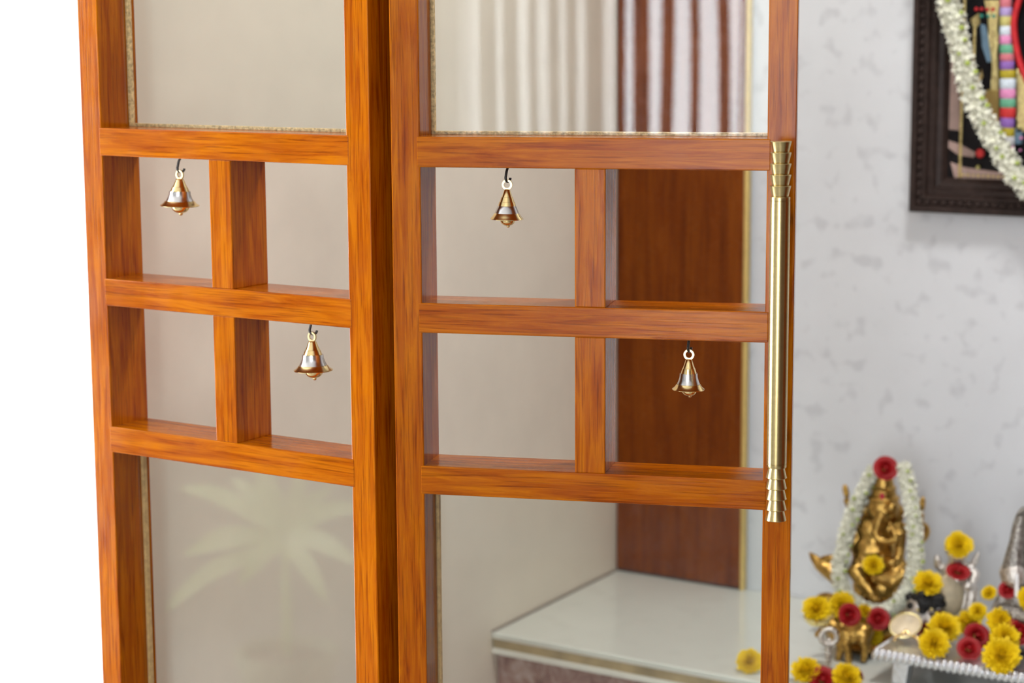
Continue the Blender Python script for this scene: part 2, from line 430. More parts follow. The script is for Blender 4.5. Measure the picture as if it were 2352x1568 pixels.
# ------------------------------------------------------------------ the two door leaves
T = 0.0516
ZR = [1.45 + z for z in (-0.09504, -0.12177, -0.24158, -0.26818, -0.38843, -0.41437)]
def member(name, parent, x0, x1, y0, y1, z0, z1, m, along='z', bev=0.0009):
    c = ((x0 + x1) / 2, (y0 + y1) / 2, (z0 + z1) / 2)
    hx, hy, hz = (x1 - x0) / 2, (y1 - y0) / 2, (z1 - z0) / 2
    if along == 'z': return obj(name, box(-hx, hx, -hy, hy, -hz, hz, bev), m, parent, c)
    return obj(name, box(-hz, hz, -hy, hy, -hx, hx, bev), m, parent, c, (0, PI / 2, 0))   # grain runs along the rail
def make_leaf(name, loc, rotz, u, label, bevelled):
    d = tag(empty(name, loc, rotz), label, 'door', kind='structure')
    w = M['teak']
    member('stile', d, u[0], u[1], 0, T, 0.012, 2.10, w)
    st_ = member('stile', d, u[4], u[5], 0, T, 0.012, 2.10, w)
    if bevelled:                        # closing edge planed back towards the inside
        for v in st_.data.vertices:
            if v.co.x > 0: v.co.x -= 0.0040 * (v.co.y / T + .5)
    lap, pr = 0.0030, 0.0003
    for z1, z0 in ((ZR[0], ZR[1]), (ZR[2], ZR[3]), (ZR[4], ZR[5])):
        member('rail', d, u[1] - lap, u[4] + lap, -pr, T, z0, z1, w, 'x')
    member('rail', d, u[1], u[4], 0, T, 0.012, 0.10, w, 'x')
    member('rail', d, u[1], u[4], 0, T, 2.04, 2.10, w, 'x')
    for z1, z0 in ((ZR[1], ZR[2]), (ZR[3], ZR[4])):
        member('mullion', d, u[2], u[3], 0.0002, T - 0.0004, z0 - 0.0002, z1 + 0.0002, w)
    gy0, gy1 = T * 0.655, T * 0.655 + 0.0045
    for z0, z1, bm_ in ((ZR[0], 2.04, 'putty'), (0.10, ZR[5], 'bead_wood')):
        obj('glass_pane', box(u[1] + .0004, u[4] - .0004, gy0, gy1, z0 + .0004, z1 - .0004), M['glass'], d)
        a, b2, hgt = gy1 + 0.0002, gy1 + 0.0062, 0.0030
        x0, x1 = u[1], u[4]
        m_ = M[bm_]
        member('glazing_bead', d, x0 - .0004, x0 + hgt, a, b2, z0 + hgt, z1 - hgt, m_, bev=.0006)
        member('glazing_bead', d, x1 - hgt, x1 + .0004, a, b2, z0 + hgt, z1 - hgt, m_, bev=.0006)
        member('glazing_bead', d, x0, x1, a, b2, z0 - .0004, z0 + hgt, m_, 'x', bev=.0006)
        member('glazing_bead', d, x0, x1, a, b2, z1 - hgt, z1 + .0004, m_, 'x', bev=.0006)
    return d
UL = [0.0, 0.02587, 0.16079, 0.18710, 0.32262, 0.34905]
UR = [0.0, 0.02652, 0.16418, 0.19133, 0.32946, 0.35380]
door1 = make_leaf('door_1', (-0.34905, 0, 0), 0.0, UL, 'orange teak door leaf beside the white wall, four open cells between glass panes', False)
A2 = 0.343218
door2 = make_leaf('door_2', (0.0214, 0.0022, 0), A2, UR, 'reddish teak door leaf with the brass pull handle, four open cells between glass panes', True)
# hinges on the inner side, where the leaves meet
for z in (0.35, 1.05, 1.75):
    obj('hinge', lathe([(0.004, -0.04), (0.004, 0.04)], 12), M['brass'], door1, (0.3525, T + 0.003, z), sm=True, ang=0.6)

# ------------------------------------------------------------------ pull handle
HU, HY = (UR[4] + UR[5]) / 2 + 0.0028, -0.032
def leafpt(o, p): return o.matrix_basis @ Vector(p)
def at_leaf(px, py, door, ydep):     # point on a plane parallel to the leaf, in leaf coordinates
    Mx = door.matrix_basis.inverted()
    c = Mx @ CAM; d = Mx.to_3x3() @ ray(px, py)
    return c + d * ((ydep - c.y) / d.y)
ht = at_leaf(1797, 324, door2, HY); hb = at_leaf(1779, 1194, door2, HY)
HU = (ht.x + hb.x) / 2
HZ1, HZ0 = ht.z, hb.z
handle = obj('handle', lathe([(0.0070, 0), (0.0082, 0.0)], 8), M['antique'], door2, (HU, HY, (HZ0 + HZ1) / 2))
HL = HZ1 - HZ0
RT = 0.00825
cone_h = 0.00915
bm = bmesh.new()
half = HL / 2 - 5 * cone_h
lathe([(0.0, -half), (RT * .97, -half), (RT, -half + .0006), (RT, -half + .0028), (RT * .965, -half + .0030), (RT * .965, -half + .0034), (RT, -half + .0036),
       (RT, half - .0036), (RT * .965, half - .0034), (RT * .965, half - .0030), (RT, half - .0028), (RT, half - .0006), (RT * .97, half), (0.0, half)], 48, bm)
me = bpy.data.meshes.new('handle'); bm.to_mesh(me); bm.free(); smooth(me, 0.5); me.materials.append(M['antique'])
old = handle.data; handle.data = me; bpy.data.meshes.remove(old)
handle['label'] = 'long antique brass bar with stacked flared cones at both ends'
cm = bpy.data.meshes.new('flared_cone')
bmc = lathe([(0.0, 0.0), (RT * .80, 0.0), (RT * 1.04, cone_h - .0010), (RT * 1.07, cone_h - .0004), (RT * 1.03, cone_h), (0.0, cone_h)], 40)
bmc.to_mesh(cm); bmc.free(); smooth(cm, 0.45); cm.materials.append(M['antique'])
for i in range(5):
    obj('flared_cone', cm, None, handle, (0, 0, half + i * cone_h))
    obj('flared_cone', cm, None, handle, (0, 0, -half - i * cone_h), (PI, 0, 0))
for s in (-1, 1):
    obj('mounting_post', lathe([(0.0042, 0), (0.0042, 0.0320)], 24), M['antique'], handle, (0, 0.0, s * half * 0.82), (-PI / 2, 0, 0), sm=True, ang=0.5)

# ------------------------------------------------------------------ bells on hooks
def bell(label, door, pxc, py_top, rim_px, py_rim, kind, tilt, hook_turn, ring_y):
    yd = 0.55 * T
    p = at_leaf(pxc, ring_y, door, yd)
    q = at_leaf(pxc, py_rim, door, yd)
    a = at_leaf(pxc - rim_px / 2, py_rim, door, yd); b = at_leaf(pxc + rim_px / 2, py_rim, door, yd)
    R = (b - a).length / 2 * 0.985
    zrail = ZR[1] if py_top < 500 else ZR[3]
    # hook, screwed into the rail: a part of the door
    zr = p.z; hr = 0.0034
    ct = math.cos(hook_turn); st = math.sin(hook_turn)
    def hk(x, z): return (x * ct, x * st, z)
    path = [hk(0.0012, zrail - zr + 0.004), hk(0.0012, zrail - zr - 0.001), hk(-0.0006, (zrail - zr) * 0.62 + 0.002)]
    top_ring = 0.0025
    for k in range(0, 13):
        an = PI * 0.86 + k / 12 * PI * 1.12
        path.append(hk(0.0012 + hr * math.cos(an), top_ring + 0.0036 + hr * 1.05 * math.sin(an)))
    path = spline(path, 44)
    h = obj('bell_hook', tube(path, 0.0012, 8), M['iron'], door, (p.x, p.y, p.z), sm=True)
    h['label'] = 'black iron hook'
    # bell
    wp = leafpt(door, p); top = p.z
    H = top - q.z                                   # ring centre to rim
    e = empty('brass_bell', wp, door.rotation_euler.z)
    e.rotation_euler = (0, tilt, door.rotation_euler.z)
    tag(e, label, 'bell', 'brass bells hanging in the door cells')
    r_out, r_in = 0.0047, 0.0029
    bm = bmesh.new()
    n = 28
    prof = [(r_in, -.0011), (r_out, -.0011), (r_out + .0002, 0), (r_out, .0011), (r_in, .0011)]
    rings = [[bm.verts.new((r * math.cos(2 * PI * i / n), y, r * math.sin(2 * PI * i / n))) for i in range(n)] for r, y in prof]
    for k in range(len(prof)):
        A, B = rings[k], rings[(k + 1) % len(prof)]
        for i in range(n): bm.faces.new((A[i], A[(i + 1) % n], B[(i + 1) % n], B[i]))
    bmesh.ops.recalc_face_normals(bm, faces=bm.faces[:])
    obj('loop', bm, M['brass_loop'], e, sm=True, ang=0.6)
    z0 = -r_out + 0.0006                            # top of the cone
    D = H + z0                                      # cone top to rim
    if kind == 'flare':
        up = [(0.0, z0 + .0006), (R * .17, z0), (R * .20, z0 - .0006), (R * .30, z0 - D * .20), (R * .37, z0 - D * .30), (R * .39, z0 - D * .305), (R * .475, z0 - D * .45), (R * .475, z0 - D * .465)]
        mid = [(R * .46, z0 - D * .464), (R * .535, z0 - D * .468), (R * .555, z0 - D * .60), (R * .62, z0 - D * .72), (R * .70, z0 - D * .825), (R * .69, z0 - D * .835)]
        low = [(R * .69, z0 - D * .834), (R * .735, z0 - D * .838), (R * .84, z0 - D * .93), (R * 1.0, z0 - D), (R * .985, z0 - D - .0006), (R * .66, z0 - D * .88), (R * .5, z0 - D * .7), (R * .3, z0 - D * .4), (0.0, z0 - D * .3)]
    else:
        up = [(0.0, z0 + .0006), (R * .15, z0), (R * .18, z0 - .0006), (R * .32, z0 - D * .26), (R * .35, z0 - D * .265), (R * .44, z0 - D * .42), (R * .47, z0 - D * .425), (R * .545, z0 - D * .56)]
        mid = [(R * .545, z0 - D * .56), (R * .56, z0 - D * .57), (R * .66, z0 - D * .70), (R * .74, z0 - D * .81)]
        low = [(R * .74, z0 - D * .81), (R * .76, z0 - D * .82), (R * .87, z0 - D * .92), (R * 1.0, z0 - D), (R * .985, z0 - D - .0006), (R * .66, z0 - D * .88), (R * .5, z0 - D * .7), (R * .3, z0 - D * .4), (0.0, z0 - D * .3)]
    obj('crown', lathe(up, 40, capb=False, capt=False), M['brass'], e, sm=True, ang=0.35)
    bnd = obj('band', lathe(mid, 40, capb=False, capt=False), M['steel'], e, sm=True, ang=0.35); bnd['label'] = 'silvery middle band'
    obj('rim', lathe(low, 40, capb=False, capt=False), M['brass'], e, sm=True, ang=0.5)
    bm = bmesh.new()
    add_ell(bm, (0.0008, 0, z0 - D - .0012), (R * .46, R * .46, R * .36), sub=3)
    add_ell(bm, (0.0014, 0, z0 - D - .0010 - R * .36), (R * .11, R * .11, R * .12), sub=2)
    lathe([(0.0007, z0 - D * .35), (0.0007, z0 - D)], 8, bm)
    obj('clapper', bm, M['brass'], e, sm=True)
bell('small brass bell in the upper left cell of the orange door leaf', door1, 413, 364, 69, 471, 'flare', 0.04, 0.5, 401)
bell('small brass bell in the lower right cell of the orange door leaf', door1, 717, 748, 72, 849, 'flare', -0.015, 0.5, 773)
bell('shinier straight-sided brass bell in the upper left cell of the handled door leaf', door2, 1165, 387, 75, 502, 'cone', 0.02, 1.15, 424)
bell('small brass bell hanging before the brown panel in the handled door leaf', door2, 1582.5, 786, 75, 893, 'flare', 0.01, 1.3, 814)

# ------------------------------------------------------------------ altar platform
SLZ = 1.45 - 0.8045
SY0 = 0.763
pf = tag(empty('altar_platform', (0.5, 0.95, 0)), 'white marble altar platform with a gilt groove along its edge and pink granite base', 'platform')
def pbox(name, x0, x1, y0, y1, z0, z1, m, bev=.0015):
    bm = box(x0 - .5, x1 - .5, y0 - .95, y1 - .95, z0, z1, bev)
    for v in bm.verts:
        if v.co.x < 0: v.co.x += xw(v.co.y + .95) - XL + .0006      # meets the side wall
    return obj(name, bm, m, pf)
pbox('slab_top', XL, 1.5, SY0, YB - .002, SLZ - .006, SLZ, M['slab'])
pbox('slab_edge', XL, 1.5, SY0 + .0005, YB - .002, SLZ - .0085, SLZ - .006, M['slab_edge'], .0005)
pbox('gilt_groove', XL, 1.5, SY0 + .0035, YB - .002, SLZ - .022, SLZ - .0085, M['groove'], .0005)
pbox('slab_bottom', XL, 1.5, SY0 + .0005, YB - .002, SLZ - .030, SLZ - .022, M['slab_edge'])
bm = bmesh.new(); add_box(bm, -1, 1, SY0, YB - .014, SLZ, SLZ + .0022)
for v in bm.verts: v.co.x = xw(v.co.y) + (.0004 if v.co.x < 0 else .0040)
obj('grout_line', bm, plain('grout', (0.33, 0.28, 0.23), 0.8), wall_left)
pbox('granite_base', XL, 1.5, SY0 + .016, YB - .002, 0.0, SLZ - .030, M['granite'], .001)

# ------------------------------------------------------------------ brown panel on the back wall
pa = at(1427, 1310, YB - .012); pb = at(1700, 1350, YB - .012)
pn = tag(empty('wall_panel', ((pa.x + pb.x) / 2, YB - .002, SLZ)), 'brown wood veneer panel with a gilt edge standing against the marble wall', 'panel')
pa.x = XL + .0035; hwid = (pb.x - pa.x) / 2; pn.location.x = (pa.x + pb.x) / 2
obj('veneer_board', box(-hwid, hwid, -.012, 0, .004, 2.05, .0012), M['veneer'], pn)
obj('shadow_strip', box(-hwid, hwid, -.009, 0, 0, .004), M['frame'], pn)  # dark strip standing in for the shadow under the board
obj('gilt_edge_strip', box(hwid, hwid + .0055, -.0125, 0, 0, 2.05, .0008), M['gilt_strip'], pn)

# ------------------------------------------------------------------ framed picture
FY = YB - 0.028
c0 = at(2086, 486, FY)
FX0, FZ0 = c0.x, c0.z
FX1, FZ1 = FX0 + 0.37, FZ0 + 0.56
fr = tag(empty('picture_frame', ((FX0 + FX1) / 2, YB, FZ0)), 'dark carved wooden frame with a gilded devotional picture on the marble wall', 'picture')
cxF = (FX0 + FX1) / 2
fw_, fh_ = (FX1 - FX0) / 2, FZ1 - FZ0
prof = [(0, 0.0), (0, 0.026), (.002, .028), (.0085, .028), (.0095, .0235), (.0165, .0235), (.0175, .0265), (.022, .0265), (.024, .0215), (.031, .0215), (.0335, .0175), (.040, .0155), (.0455, .0085), (.0455, 0.0)]
FWID = .0455
def frame_side(p0, p1, inx, inz, sx, sz):
    # p0 -> p1 outer corner line, inward direction (inx,inz); mitred at both ends
    bm = bmesh.new()
    A = []; B = []
    d = Vector((p1[0] - p0[0], p1[1] - p0[1])).normalized()
    for w, h in prof:
        A.append(bm.verts.new((p0[0] + inx * w + d.x * w, -h, p0[1] + inz * w + d.y * w)))
        B.append(bm.verts.new((p1[0] + inx * w - d.x * w, -h, p1[1] + inz * w - d.y * w)))
    for i in range(len(prof)):
        j = (i + 1) % len(prof)
        bm.faces.new((A[i], A[j], B[j], B[i]))
    bm.faces.new(A); bm.faces.new(B[::-1])
    bmesh.ops.recalc_face_normals(bm, faces=bm.faces[:])
    return bm
for p0, p1, ix, iz in (((-fw_, 0), (fw_, 0), 0, 1), ((-fw_, fh_), (fw_, fh_), 0, -1), ((-fw_, 0), (-fw_, fh_), 1, 0), ((fw_, 0), (fw_, fh_), -1, 0)):
    obj('frame_side', frame_side(p0, p1, ix, iz, 0, 0), M['frame'], fr)
beadm = bpy.data.meshes.new('frame_bead'); bmb = bmesh.new(); add_ell(bmb, (0, 0, 0), (.0040, .0046, .0046), sub=2); bmb.to_mesh(beadm); bmb.free(); smooth(beadm); beadm.materials.append(M['frame'])
nb = int((fh_ - .02) / .0116)
for i in range(nb):
    for s in (-1, 1):
        obj('frame_bead', beadm, None, fr, (s * (fw_ - .013), -.0235, .013 + i * .0116))
for i in range(1, int((2 * fw_ - .03) / .0116)):
    obj('frame_bead', beadm, None, fr, (-fw_ + .013 + i * .0116, -.0235, .013), (0, PI / 2, 0))
PYF = -.006                           # picture surface, in the frame's own axes
obj('picture_ground', box(-fw_ + .04, fw_ - .04, -.006, -.001, .04, fh_ - .04), M['black'], fr)['label'] = 'black lacquer ground'
def fp(px, py, lift=.0075):           # picture pixel to a place on the picture
    q = at(px, py, YB - lift)
    return q.x - cxF, q.z - FZ0
def chain(name, p0, p1, m, r, step):
    a = Vector(fp(*p0)); b = Vector(fp(*p1))
    n = max(2, int((b - a).length / step))
    bm = bmesh.new()
    for i in range(n + 1):
        q = a + (b - a) * (i / n)
        add_ell(bm, (q.x, -.0075, q.y), (r, r * .7, r * (1.1 if i % 2 else .8)), sub=1)
    o = obj(name, bm, m, fr, sm=True); return o
pinkish = plain('pink_glass_reflection', (0.42, 0.29, 0.25), 0.4, nscale=40, var=0.2)  # pink reflection in the picture glass, painted as thin bands
o = chain('gilt_border', (2204, 412), (2216, 2), M['gold_bright'], .0028, .0042); o['kind'] = 'stuff'; o['label'] = 'gold beaded border'
o = chain('gilt_border', (2212, 402), (2352, 409), M['gold_bright'], .0026, .0068); o['kind'] = 'stuff'
o = chain('gilt_chain', (2236, 180), (2239, 62), M['gold_bright'], .0027, .0036); o['kind'] = 'stuff'
def plate(name, pts, m, th=.003, lift=.006, flip=True):
    if flip: plate_at(name, [(-x, z) for x, z in (fp(*p) for p in pts)][::-1], m, th, lift)
    return plate_at(name, [fp(*p) for p in pts], m, th, lift)
def plate_at(name, q, m, th=.003, lift=.006):
    bm = bmesh.new()
    A = [bm.verts.new((x, -lift, z)) for x, z in q]; B = [bm.verts.new((x, -lift - th, z)) for x, z in q]
    bm.faces.new(A[::-1]); bm.faces.new(B)
    for i in range(len(q)):
        j = (i + 1) % len(q); bm.faces.new((A[i], A[j], B[j], B[i]))
    bmesh.ops.recalc_face_normals(bm, faces=bm.faces[:])
    bmesh.ops.bevel(bm, geom=bm.edges[:], offset=.0006, segments=1, affect='EDGES')
    return obj(name, bm, m, fr)
plate('reflection_band', [(2164, 60), (2186, 100), (2192, 160), (2204, 230), (2204, 300), (2164, 296), (2166, 200)], pinkish, .0012)
plate('reflection_band', [(2164, 318), (2202, 330), (2240, 350), (2236, 362), (2200, 356), (2164, 330)], pinkish, .0012)
plate('reflection_band', [(2182, 372), (2216, 384), (2300, 396), (2304, 424), (2196, 424)], pinkish, .0012)
plate('gilt_finial', [(2230, 44), (2249, 30), (2252, 52), (2243, 64), (2236, 62)], M['gold_bright'], .004)
plate('gilt_hook', [(2236, 178), (2244, 186), (2251, 172), (2255, 158), (2258, 176), (2250, 190), (2238, 188)], M['gold_bright'])
plate('blue_panel', [(2252, 55), (2264, 58), (2272, 90), (2280, 140), (2268, 144), (2256, 108)], M['slate_blue'])
plate('gilt_pillar', [(2262, 0), (2298, 0), (2296, 30), (2292, 66), (2296, 90), (2292, 118), (2296, 210), (2276, 212), (2280, 150), (2272, 90), (2270, 40)], M['gold_bright'], .0045)
plate('gilt_pedestal', [(2268, 206), (2296, 206), (2297, 300), (2282, 306), (2270, 272), (2262, 232)], M['gilt_strip'], .0055)
plate('gilt_robe', [(2336, 150), (2358, 196), (2362, 300), (2336, 305)], M['gold_bright'], .004)
plate('blue_hem', [(2330, 296), (2350, 292), (2348, 330), (2332, 332)], M['slate_blue'], .004)
for i, (px, py) in enumerate(((2245, 21), (2257, 21), (2270, 22), (2283, 22))):
    a = fp(px, py); bm = bmesh.new(); add_ell(bm, (a[0], -.0115, a[1]), (.0026, .002, .0026), sub=2); obj('red_stone', bm, M['scarlet'], fr, sm=True)
for i, (px, py) in enumerate(((2257, 37), (2272, 37), (2285, 37))):
    a = fp(px, py); bm = bmesh.new(); add_ell(bm, (a[0], -.0115, a[1]), (.0026, .002, .0026), sub=2); obj('green_stone', bm, plain('green_stone', (0.02, 0.25, 0.18), 0.3), fr, sm=True)
cols = {'lilac': (0.43, 0.33, 0.62), 'straw': (0.55, 0.50, 0.17), 'ice': (0.66, 0.74, 0.82), 'pink': (0.76, 0.28, 0.52), 'jade': (0.14, 0.42, 0.26), 'rose': (0.62, 0.18, 0.22), 'violet': (0.27, 0.13, 0.45), 'mustard': (0.45, 0.36, 0.02), 'grey': (0.6, 0.6, 0.62), 'red': (0.6, 0.03, 0.03)}
for k in list(cols): cols[k] = plain('garland_' + k, cols[k], 0.7, nscale=300, var=0.15, bump=0.5, bdist=.002)
seq = [('rose', -6), ('lilac', 17), ('straw', 37), ('ice', 60), ('pink', 81), ('jade', 102), ('rose', 123), ('violet', 140), ('mustard', 160), ('ice', 180), ('pink', 204), ('jade', 226), ('red', 247), ('violet', 270), ('mustard', 293), ('grey', 313), ('pink', 335), (None, 346)]
for (c, y0), (_, y1) in zip(seq, seq[1:]):
    x0 = 2296; x1 = 2324 + (y0 > 100) * 6 + (y0 > 150) * 3 - (y0 > 250) * 3
    a = fp(x0, (y0 + y1) / 2, .016); b = fp(x1, (y0 + y1) / 2, .016); zt = fp(x0, y0, .016)[1]; zb = fp(x0, y1, .016)[1]
    bm = lathe([(0, -.5), (.9, -.5), (1, -.4), (1, .4), (.9, .5), (0, .5)], 20)
    bmesh.ops.transform(bm, matrix=Matrix.Translation(((a[0] + b[0]) / 2, -.0155, (zt + zb) / 2)) @ Matrix.Diagonal(((b[0] - a[0]) / 2, .007, zt - zb, 1)), verts=bm.verts[:])
    g_ = obj('garland_segment', bm, cols[c], fr, sm=True, ang=.7)
    bm = bmesh.new(); bm.from_mesh(g_.data); bmesh.ops.scale(bm, vec=(-1, 1, 1), verts=bm.verts[:]); bmesh.ops.reverse_faces(bm, faces=bm.faces[:])
    obj('garland_segment', bm, cols[c], fr, sm=True, ang=.7)
pts = [fp(*p, .018) for p in ((2352, -30), (2336, 20), (2330, 60), (2336, 110), (2346, 150), (2362, 190))]
for sg in (1, -1):
    obj('red_cord', tube(spline([(sg * x, -.020, z) for x, z in pts], 30), .0042, 10), M['scarlet'], fr, sm=True)
zr0, zr1 = fp(2336, 305)[1], fp(2336, 150)[1]
plate_at('gilt_robe', [(-.030, zr0), (.030, zr0), (.034, zr1 - .03), (.022, zr1), (-.022, zr1), (-.034, zr1 - .03)], M['gilt_strip'], .004)
plate_at('dark_face', [(.024 * math.cos(2 * PI * i / 20), zr1 + .065 + .030 * math.sin(2 * PI * i / 20)) for i in range(20)], M['black'], .006)
plate_at('gilt_crown', [(-.030, zr1 + .095), (.030, zr1 + .095), (.026, zr1 + .13), (.012, zr1 + .175), (-.012, zr1 + .175), (-.026, zr1 + .13)], M['gold_bright'], .005)
for px, py, r, c in ((2252, 352, 11, 'red'), (2247, 384, 5, 'straw'), (2316, 343, 8, 'pink'), (2346, 317, 4, 'pink'), (2344, 345, 3, 'pink')):
    a = fp(px, py, .009); bm = bmesh.new(); add_ell(bm, (a[0], -.010, a[1]), (r * .00057, .003, r * .00057), sub=2); obj('painted_blossom', bm, cols[c], fr, sm=True)

# ------------------------------------------------------------------ flowers
def petal(bm, base, dirv, up, L, W, cup, tip=0.25):
    side = dirv.cross(up).normalized()
    rows = [(0, .25), (.4, .9), (.75, 1.0), (1.0, tip)]
    V = []
    for t, w in rows:
        c = base + dirv * (L * t) + up * (cup * L * t * t)
        V.append([bm.verts.new(c - side * (W * w / 2) + up * (W * .12 * w)), bm.verts.new(c), bm.verts.new(c + side * (W * w / 2) + up * (W * .12 * w))])
    for a, b in zip(V, V[1:]):
        for k in range(2): bm.faces.new((a[k], a[k + 1], b[k + 1], b[k]))
def mum_mesh(seed, R=1.0):
    rnd = random.Random(seed); bm = bmesh.new()
    for k, (n, el, L) in enumerate(((17, -.25, .96), (18, 0.0, 1.0), (18, .24, .97), (17, .50, .90), (15, .76, .82), (12, 1.02, .76), (9, 1.26, .72), (4, 1.48, .70))):
        for i in range(n):
            a = 2 * PI * (i + .5 * (k % 2)) / n + rnd.uniform(-.10, .10)
            e = el + rnd.uniform(-.10, .10)
            d = Vector((math.cos(a) * math.cos(e), math.sin(a) * math.cos(e), math.sin(e)))
            u = Vector((-math.cos(a) * math.sin(e), -math.sin(a) * math.sin(e), math.cos(e)))
            petal(bm, d * .12 * R, d, u, (L * rnd.uniform(.86, 1.02) - .12) * R, .34 * R * (1 - .05 * k), .16, .35)
    me = bpy.data.meshes.new('marigold_petals'); bm.to_mesh(me); bm.free(); smooth(me); me.materials.append(M['yellow']); return me
def rose_mesh(seed):
    rnd = random.Random(seed); bm = bmesh.new()
    for k, (n, rr, h, op) in enumerate(((3, .16, .58, .02), (3, .30, .62, .10), (4, .46, .60, .25), (5, .64, .52, .48), (6, .82, .38, .80))):
        for i in range(n):
            a0 = 2 * PI * i / n + k * .7 + rnd.uniform(-.15, .15); span = 2 * PI / n * .78
            V = []
            for r in range(5):
                t = r / 4; row = []
                for s in range(6):
                    u = s / 5 * 2 - 1
                    wd = span * (.55 + .45 * math.sin(PI * min(1, t * .8 + .12)))
                    a = a0 + u * wd
                    rad = rr * (.35 + .65 * math.sqrt(t)) + op * .35 * t * t * t
                    z = h * t * (1 - .16 * u * u * t) - .22 * op * t ** 4
                    row.append(bm.verts.new((rad * math.cos(a), rad * math.sin(a), z + rnd.uniform(-.015, .015))))
                V.append(row)
            for A, B in zip(V, V[1:]):
                for s in range(5): bm.faces.new((A[s], A[s + 1], B[s + 1], B[s]))
    add_ell(bm, (0, 0, .26), (.24, .24, .26), sub=2)
    me = bpy.data.meshes.new('rose_petals'); bm.to_mesh(me); bm.free(); smooth(me); me.materials.append(M['red']); return me
MUM = [mum_mesh(s) for s in range(3)]
ROSE = [rose_mesh(s) for s in range(3)]
corem = bpy.data.meshes.new('flower_base'); bmb = bmesh.new(); add_ell(bmb, (0, 0, -.02), (.36, .36, .22), sub=2); bmb.to_mesh(corem); bmb.free(); smooth(corem); corem.materials.append(M['yellow_core'])
calm = bpy.data.meshes.new('green_calyx'); bmb = lathe([(0, -.16), (.10, -.14), (.22, .02), (.30, .14), (0, .1)], 10); bmb.to_mesh(calm); bmb.free(); smooth(calm); calm.materials.append(M['green_bit'])
_fi = [0]
def flower(kind, P, dpx, aim, label, spin=None, squash=1.0):
    # P: centre; dpx: diameter in pixels at that distance; aim: the way the face points
    _fi[0] += 1; i = _fi[0]
    dist = (P - CAM).dot(-_b)
    R = dpx * (1.16 if kind == 'y' else 1.12) / 2 / F_PX * dist
    nm = 'yellow_chrysanthemum' if kind == 'y' else 'red_rose'
    e = empty(nm, P)
    q = Vector(aim).normalized().to_track_quat('Z', 'Y') @ Quaternion((0, 0, 1), spin if spin is not None else i * 1.3)
    e.rotation_mode = 'QUATERNION'; e.rotation_quaternion = q
    e.scale = (R, R, R * squash)
    tag(e, label, 'flower', 'yellow flowers on the altar' if kind == 'y' else 'red roses on the altar')
    if kind == 'y':
        obj('petals', MUM[i % 3], None, e); obj('flower_base', corem, None, e)
    else:
        obj('petals', ROSE[i % 3], None, e, (0, 0, -.25), sm=False); obj('calyx', calm, None, e, (0, 0, -.30))
    return e
toC = (-_b * -1)                      # towards the camera
def aim(x, y, z):                     # mixes right / up / towards-viewer
    return _r * x + _u * y + _b * z

# ------------------------------------------------------------------ golden seated idol
GY = 1.005
def gl(px, py, dy=0.0):               # idol pixel to a point at the idol's depth
    return at(px, py, GY + dy)
ib = atz(2005, 1442, SLZ); ib.y = GY
ic = gl(2005, 1440); ic.z = SLZ
idol = empty('golden_idol', ic)
tag(idol, 'golden seated elephant-headed idol under a white garland', 'statue')
def L(px, py, d=0.0):                 # local coordinates of the idol, d metres towards the viewer
    p = at(px, py, GY) + _b * d - ic
    return p
bm = bmesh.new()
S = 1 / 1700.0
def E(px, py, rx, ry, rz, d=0.0, rot=0.0):
    R_ = Matrix((( _r.x, _b.x, _u.x), (_r.y, _b.y, _u.y), (_r.z, _b.z, _u.z))) @ Matrix.Rotation(rot, 3, 'Y')
    add_ell(bm, L(px, py, d), (rx * S, ry * S, rz * S), R_)
def LM(pts, rads, n=10):
    add_limb(bm, [L(*p) for p in pts], [r * S for r in rads], n)
E(2010, 1262, 56, 50, 50)                       # belly
E(2014, 1215, 50, 40, 42)                       # chest
E(2026, 1164, 38, 34, 40, .010)                 # head
E(2012, 1162, 14, 12, 14, .026); E(2040, 1162, 14, 12, 14, .026)
E(1992, 1178, 20, 8, 26, .002, .3); E(2058, 1176, 20, 8, 26, .002, -.3)   # ears
LM([(2018, 1178, .026), (2006, 1196, .034), (2000, 1216, .036), (2008, 1232, .037), (2026, 1238, .036), (2046, 1230, .034), (2058, 1222, .03)], [15, 13, 11.5, 10, 9, 8, 7])
LM([(2034, 1196, .03), (2044, 1222, .036), (2050, 1244, .036)], [4.5, 5, 3])     # tusk
LM([(1984, 1205), (1968, 1235, .008), (1952, 1248, .018)], [20, 18, 14])            # near arm
E(1952, 1226, 22, 12, 32, .022, -.15)                                                # raised palm
for k in range(4): LM([(1938 + k * 7, 1205, .024), (1937 + k * 7, 1190 + abs(k - 1.5) * 3, .026)], [4, 3], 6)
LM([(1990, 1196), (1962, 1180, -.006), (1946, 1150, -.004)], [12, 10, 8])
E(1943, 1128, 8, 8, 18, 0, -.2)
LM([(2044, 1205), (2066, 1230, .01), (2058, 1272, .025), (2044, 1284, .034)], [15, 13, 11, 10])
E(2036, 1284, 14, 12, 10, .040)
LM([(2046, 1198), (2084, 1218, -.004), (2112, 1232, 0), (2108, 1200, 0)], [12, 12, 11, 8])
E(2116, 1224, 20, 15, 26, 0, .4); E(2110, 1188, 13, 11, 19, 0, .2); E(2118, 1158, 8, 8, 20, 0, .1); E(2102, 1250, 12, 10, 14)
E(2100, 1130, 6, 6, 14)
LM([(1996, 1292, .012), (1962, 1292, .03), (1954, 1298, .034), (1972, 1326, .036), (1992, 1352, .036)], [30, 26, 23, 20, 16])   # bent leg
E(1996, 1366, 13, 16, 10, .040)
LM([(2014, 1296, .012), (2060, 1306, .03), (2066, 1312, .03), (2036, 1326, .042), (2002, 1316, .046)], [30, 27, 24, 20, 16])  # folded leg
E(2024, 1345, 34, 22, 34, .02); E(1998, 1345, 40, 22, 40, .0)
